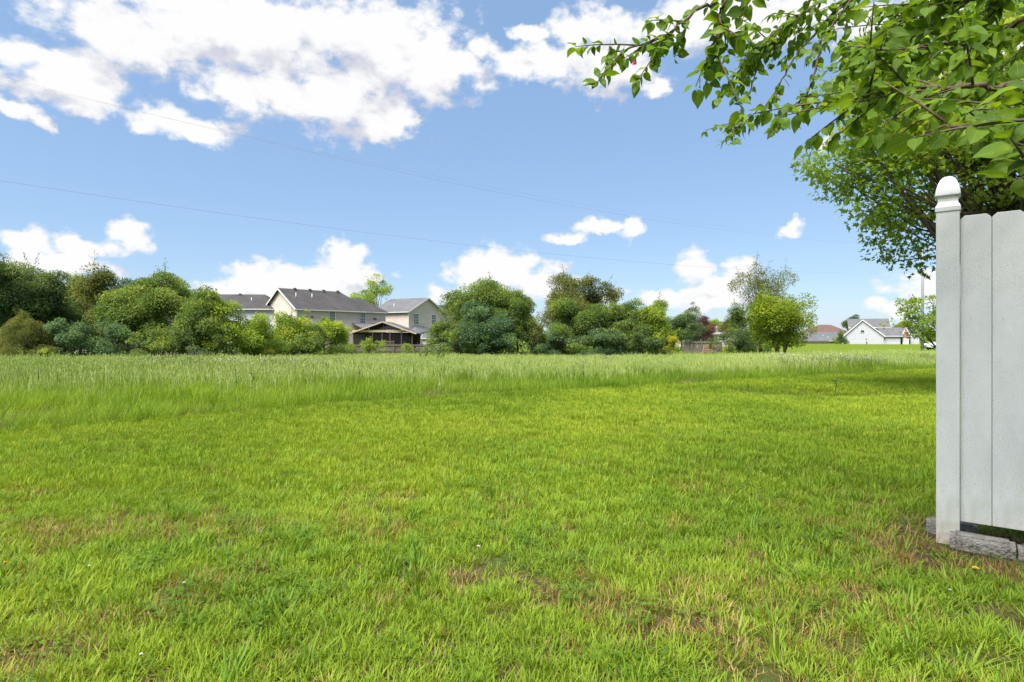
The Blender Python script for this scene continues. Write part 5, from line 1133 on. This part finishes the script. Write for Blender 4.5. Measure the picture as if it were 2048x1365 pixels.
def build_person():
    x, y = 77.3, 124.0; z = gzf(x, y)
    M_SK = mat('skin', (.30,.17,.12), .6); M_SH = mat('white_shirt', (.62,.62,.63), .8); M_PT = mat('dark_trousers', (.05,.06,.09), .8); M_HR = mat('dark_hair', (.015,.012,.010), .6)
    t = thing('person', 'small dark-haired person in a white shirt on the lawn before the white bungalow', 'person', (x, y, z), math.radians(12))
    J = {'pel':(0,0,.68,.10),'wa':(0,0,.82,.095),'ch':(0,0,.99,.11),'nk':(0,-.01,1.10,.05),'hd':(0,-.02,1.20,.085),'tp':(0,-.01,1.32,.06),
         'ls':(.14,0,1.04,.05),'le':(.24,-.04,.90,.038),'lh':(.36,-.16,.88,.032),'rs':(-.14,0,1.04,.05),'re':(-.27,-.02,1.10,.038),'rh':(-.40,-.06,1.24,.032),
         'lp':(.08,0,.62,.085),'lk':(.10,-.05,.36,.058),'la':(.09,.02,.07,.040),'lt':(.10,-.12,.035,.035),'rp':(-.08,0,.62,.085),'rk':(-.12,-.06,.36,.058),'ra':(-.16,.06,.07,.040),'rt':(-.18,-.08,.035,.035)}
    E = [('pel','wa'),('wa','ch'),('ch','nk'),('nk','hd'),('hd','tp'),('ch','ls'),('ls','le'),('le','lh'),('ch','rs'),('rs','re'),('re','rh'),('pel','lp'),('lp','lk'),('lk','la'),('la','lt'),('pel','rp'),('rp','rk'),('rk','ra'),('ra','rt')]
    ks = list(J); me = bpy.data.meshes.new('body'); me.from_pydata([J[k][:3] for k in ks], [(ks.index(a), ks.index(b)) for a, b in E], [])
    o = bpy.data.objects.new('body', me); COL.objects.link(o)
    sk = o.modifiers.new('skin', 'SKIN'); o.modifiers.new('sub', 'SUBSURF').levels = 2
    for i, k in enumerate(ks): me.skin_vertices[0].data[i].radius = (J[k][3], J[k][3]*.9); me.skin_vertices[0].data[i].use_root = (i == 0)
    dg = bpy.context.evaluated_depsgraph_get(); me2 = bpy.data.meshes.new_from_object(o.evaluated_get(dg)); bpy.data.objects.remove(o)
    b = bpy.data.objects.new('body', me2); COL.objects.link(b); b.parent = t
    me2.materials.clear()
    for m in (M_SK, M_SH, M_PT): me2.materials.append(m)
    for p in me2.polygons:
        c = p.center; p.use_smooth = True
        p.material_index = 2 if c.z < .74 and c.z > .09 and abs(c.x) < .3 else 1 if .74 <= c.z < 1.09 and abs(c.x) < .26 else 0
    hb = MB(); n, k = 10, 6; V = []
    for i in range(k + 1):
        a = math.pi*.62*i/k
        for j in range(n):
            q = 6.283*j/n; V.append((.105*math.sin(a)*math.cos(q), .01 + .115*math.sin(a)*math.sin(q) + .02, 1.24 + .12*math.cos(a) - (.10 if i == k and math.sin(q) > 0 else 0)))
    hb.add(V, [(i*n + j, i*n + (j+1) % n, (i+1)*n + (j+1) % n, (i+1)*n + j) for i in range(k) for j in range(n)]).obj('hair', M_HR, t, smooth=True)

# ------------------------------------------------------------------ weeds standing above the meadow and flowers in the lawn
def build_weeds():
    M_ST = foliage('weed_green', (.085,.160,.030), (.120,.205,.040), (.165,.250,.050)); M_PUR = mat('thistle_purple', (.30,.10,.30), .8); M_BUD = mat('bud_green', (.16,.20,.09), .8)
    def weed(seed, H, flower):
        rng = np.random.default_rng(seed); b = MB(); pts = [(0,0,-.05)]; p = np.zeros(3)
        for i in range(5): p = p + np.array([rng.normal(0, .02), rng.normal(0, .02), H/5]); pts.append(tuple(p))
        b.tube(pts, [.009,.009,.008,.007,.006,.004], 5); heads = [np.array(pts[-1])]
        for i in range(5):
            q = np.array(pts[rng.integers(2, 5)]); a = rng.random()*6.283; l = H*rng.uniform(.15, .32); e = q + l*np.array([math.cos(a)*.55, math.sin(a)*.55, .85]); b.tube([q, e], [.005, .003], 4); heads.append(e)
        for i in range(26):
            f = rng.random(); q = np.array(pts[min(4, int(f*5))]) + (f*5 % 1)*(np.array(pts[min(5, int(f*5) + 1)]) - np.array(pts[min(4, int(f*5))])); a = rng.random()*6.283; l = rng.uniform(.06, .15)*(1.3 - .7*f)
            d = np.array([math.cos(a), math.sin(a), rng.uniform(.0, .7)])*l; s = np.array([-math.sin(a), math.cos(a), 0])*l*.13; b.add([q, q + d*.5 + s, q + d, q + d*.5 - s], [(0, 1, 2, 3)])
        st = b.mesh('stem', M_ST); hm = MB()
        for hp in heads:
            r = .020
            hm.tube([hp - np.array([0,0,.012]), hp + np.array([0,0,.008]), hp + np.array([0,0,.024])], [r*.6, r, r*(.9 if flower else .4)], 6, 0)
            if flower: hm.tube([hp + np.array([0,0,.022]), hp + np.array([0,0,.052])], [r*.8, r*1.35], 6, 1)
        return st, hm.mesh('flower_head', [M_BUD, M_PUR])
    kinds = [weed(1, .75, False), weed(2, .9, False), weed(3, .62, False), weed(4, .95, True), weed(5, .8, True)]
    rng = np.random.default_rng(4)
    def put(px, py, D, k, label, grp, cat='weed', s=1.0):
        x = (px - 1024)/F*D; t = thing('thistle' if k > 2 else 'meadow_weed', label, cat, (x, D, gzf(x, D)), rng.random()*6.283, grp); t.scale = (s, s, s)
        for me, n in zip(kinds[k], ('stem', 'flower_head')): np_obj(n, me, t)
    LW, GW = 'dark green budding weed standing above the meadow grass', 'budding weeds in the meadow'
    for i in range(46):
        D = rng.uniform(11, 26); px = rng.choice([rng.uniform(-20, 420), rng.uniform(420, 760), rng.uniform(760, 900), rng.uniform(900, 1250)])
        x = (px - 1024)/F*D
        if D > float(y_edge(x)) + 1.5: put(px, 0, D, rng.integers(0, 3), LW, GW, s=rng.uniform(.45, .75))
    for i in range(16): put(rng.uniform(835, 885), 0, rng.uniform(24, 32), rng.integers(0, 3), 'tall pale weed in the dense weed patch before the garden shed', 'weed patch before the shed', s=rng.uniform(1.3, 1.7))
    for px, D in ((322, 17), (336, 18), (350, 17.5), (381, 18.5), (400, 19), (598, 24), (470, 22)): put(px, 0, D, int(rng.integers(3, 5)), 'thistle with purple flower heads rising above the left meadow', 'purple thistles', 'thistle', s=.85)
    put(1168, 0, 14.0, 0, 'single dark weed stalk at the meadow edge in the middle of the lawn border', None, s=.75)
    put(1668, 0, 11.6, 2, 'thin dark weed stalk standing beside the dip in the lawn', None, s=.7)
    # dandelion and small things in the lawn
    def lawn_pt(px, py):
        D = CAM_H*F/(py - 676); x = (px - 1024)/F*D; return x, D, gzf(x, D)
    def flower(px, py, name, label, col, r, h, cat='flower', grp=None, dome=.5):
        x, y, z = lawn_pt(px, py + 6); t = thing(name, label, cat, (x, y, z), 0, grp); M_F = mat(name + '_petal', col, .8)
        MB().tube([(0,0,0),(.004,.002,h*.5),(0,0,h)], .0016, 5).obj('stalk', FOL['bright'], t); b = MB()
        for k, (n, rr, zz) in enumerate(((14, r, 0), (11, r*.75, r*.2), (7, r*.42, r*.34))):
            for i in range(n):
                a = 6.283*i/n + k; d = np.array([math.cos(a), math.sin(a), dome*.3]); s = np.array([-math.sin(a), math.cos(a), 0])*rr*.22; c = np.array([0, 0, h + zz]); b.add([c, c + d*rr*.6 + s, c + d*rr, c + d*rr*.6 - s], [(0, 1, 2, 3)])
        b.obj('petals', M_F, t)
    flower(1951, 1152, 'dandelion', 'yellow dandelion flower in the lawn below the edging blocks', (.75,.48,.02), .015, .05)
    flower(957, 1120, 'seed_head', 'pale closed seed head on a thin stalk in the middle of the lawn', (.55,.48,.36), .011, .085, 'seed head')
    flower(10, 1141, 'orange_flower', 'small orange flower at the left edge of the lawn', (.70,.25,.02), .009, .05)
    LC, GC = 'tiny white clover flower in the lawn', 'white clover flowers'
    for px, py in ((25, 850), (40, 853), (62, 851), (282, 1335), (178, 1150), (250, 890), (368, 1185), (1250, 1060), (1500, 946), (1522, 955), (1660, 944), (810, 1010), (1900, 1200), (1180, 900), (640, 905), (470, 870)):
        flower(px, py, 'clover_flower', LC, (.60,.60,.54), .0065, .055, 'flower', GC)
build_houses(); build_yard(); build_car(); build_poles(); build_person(); build_weeds()
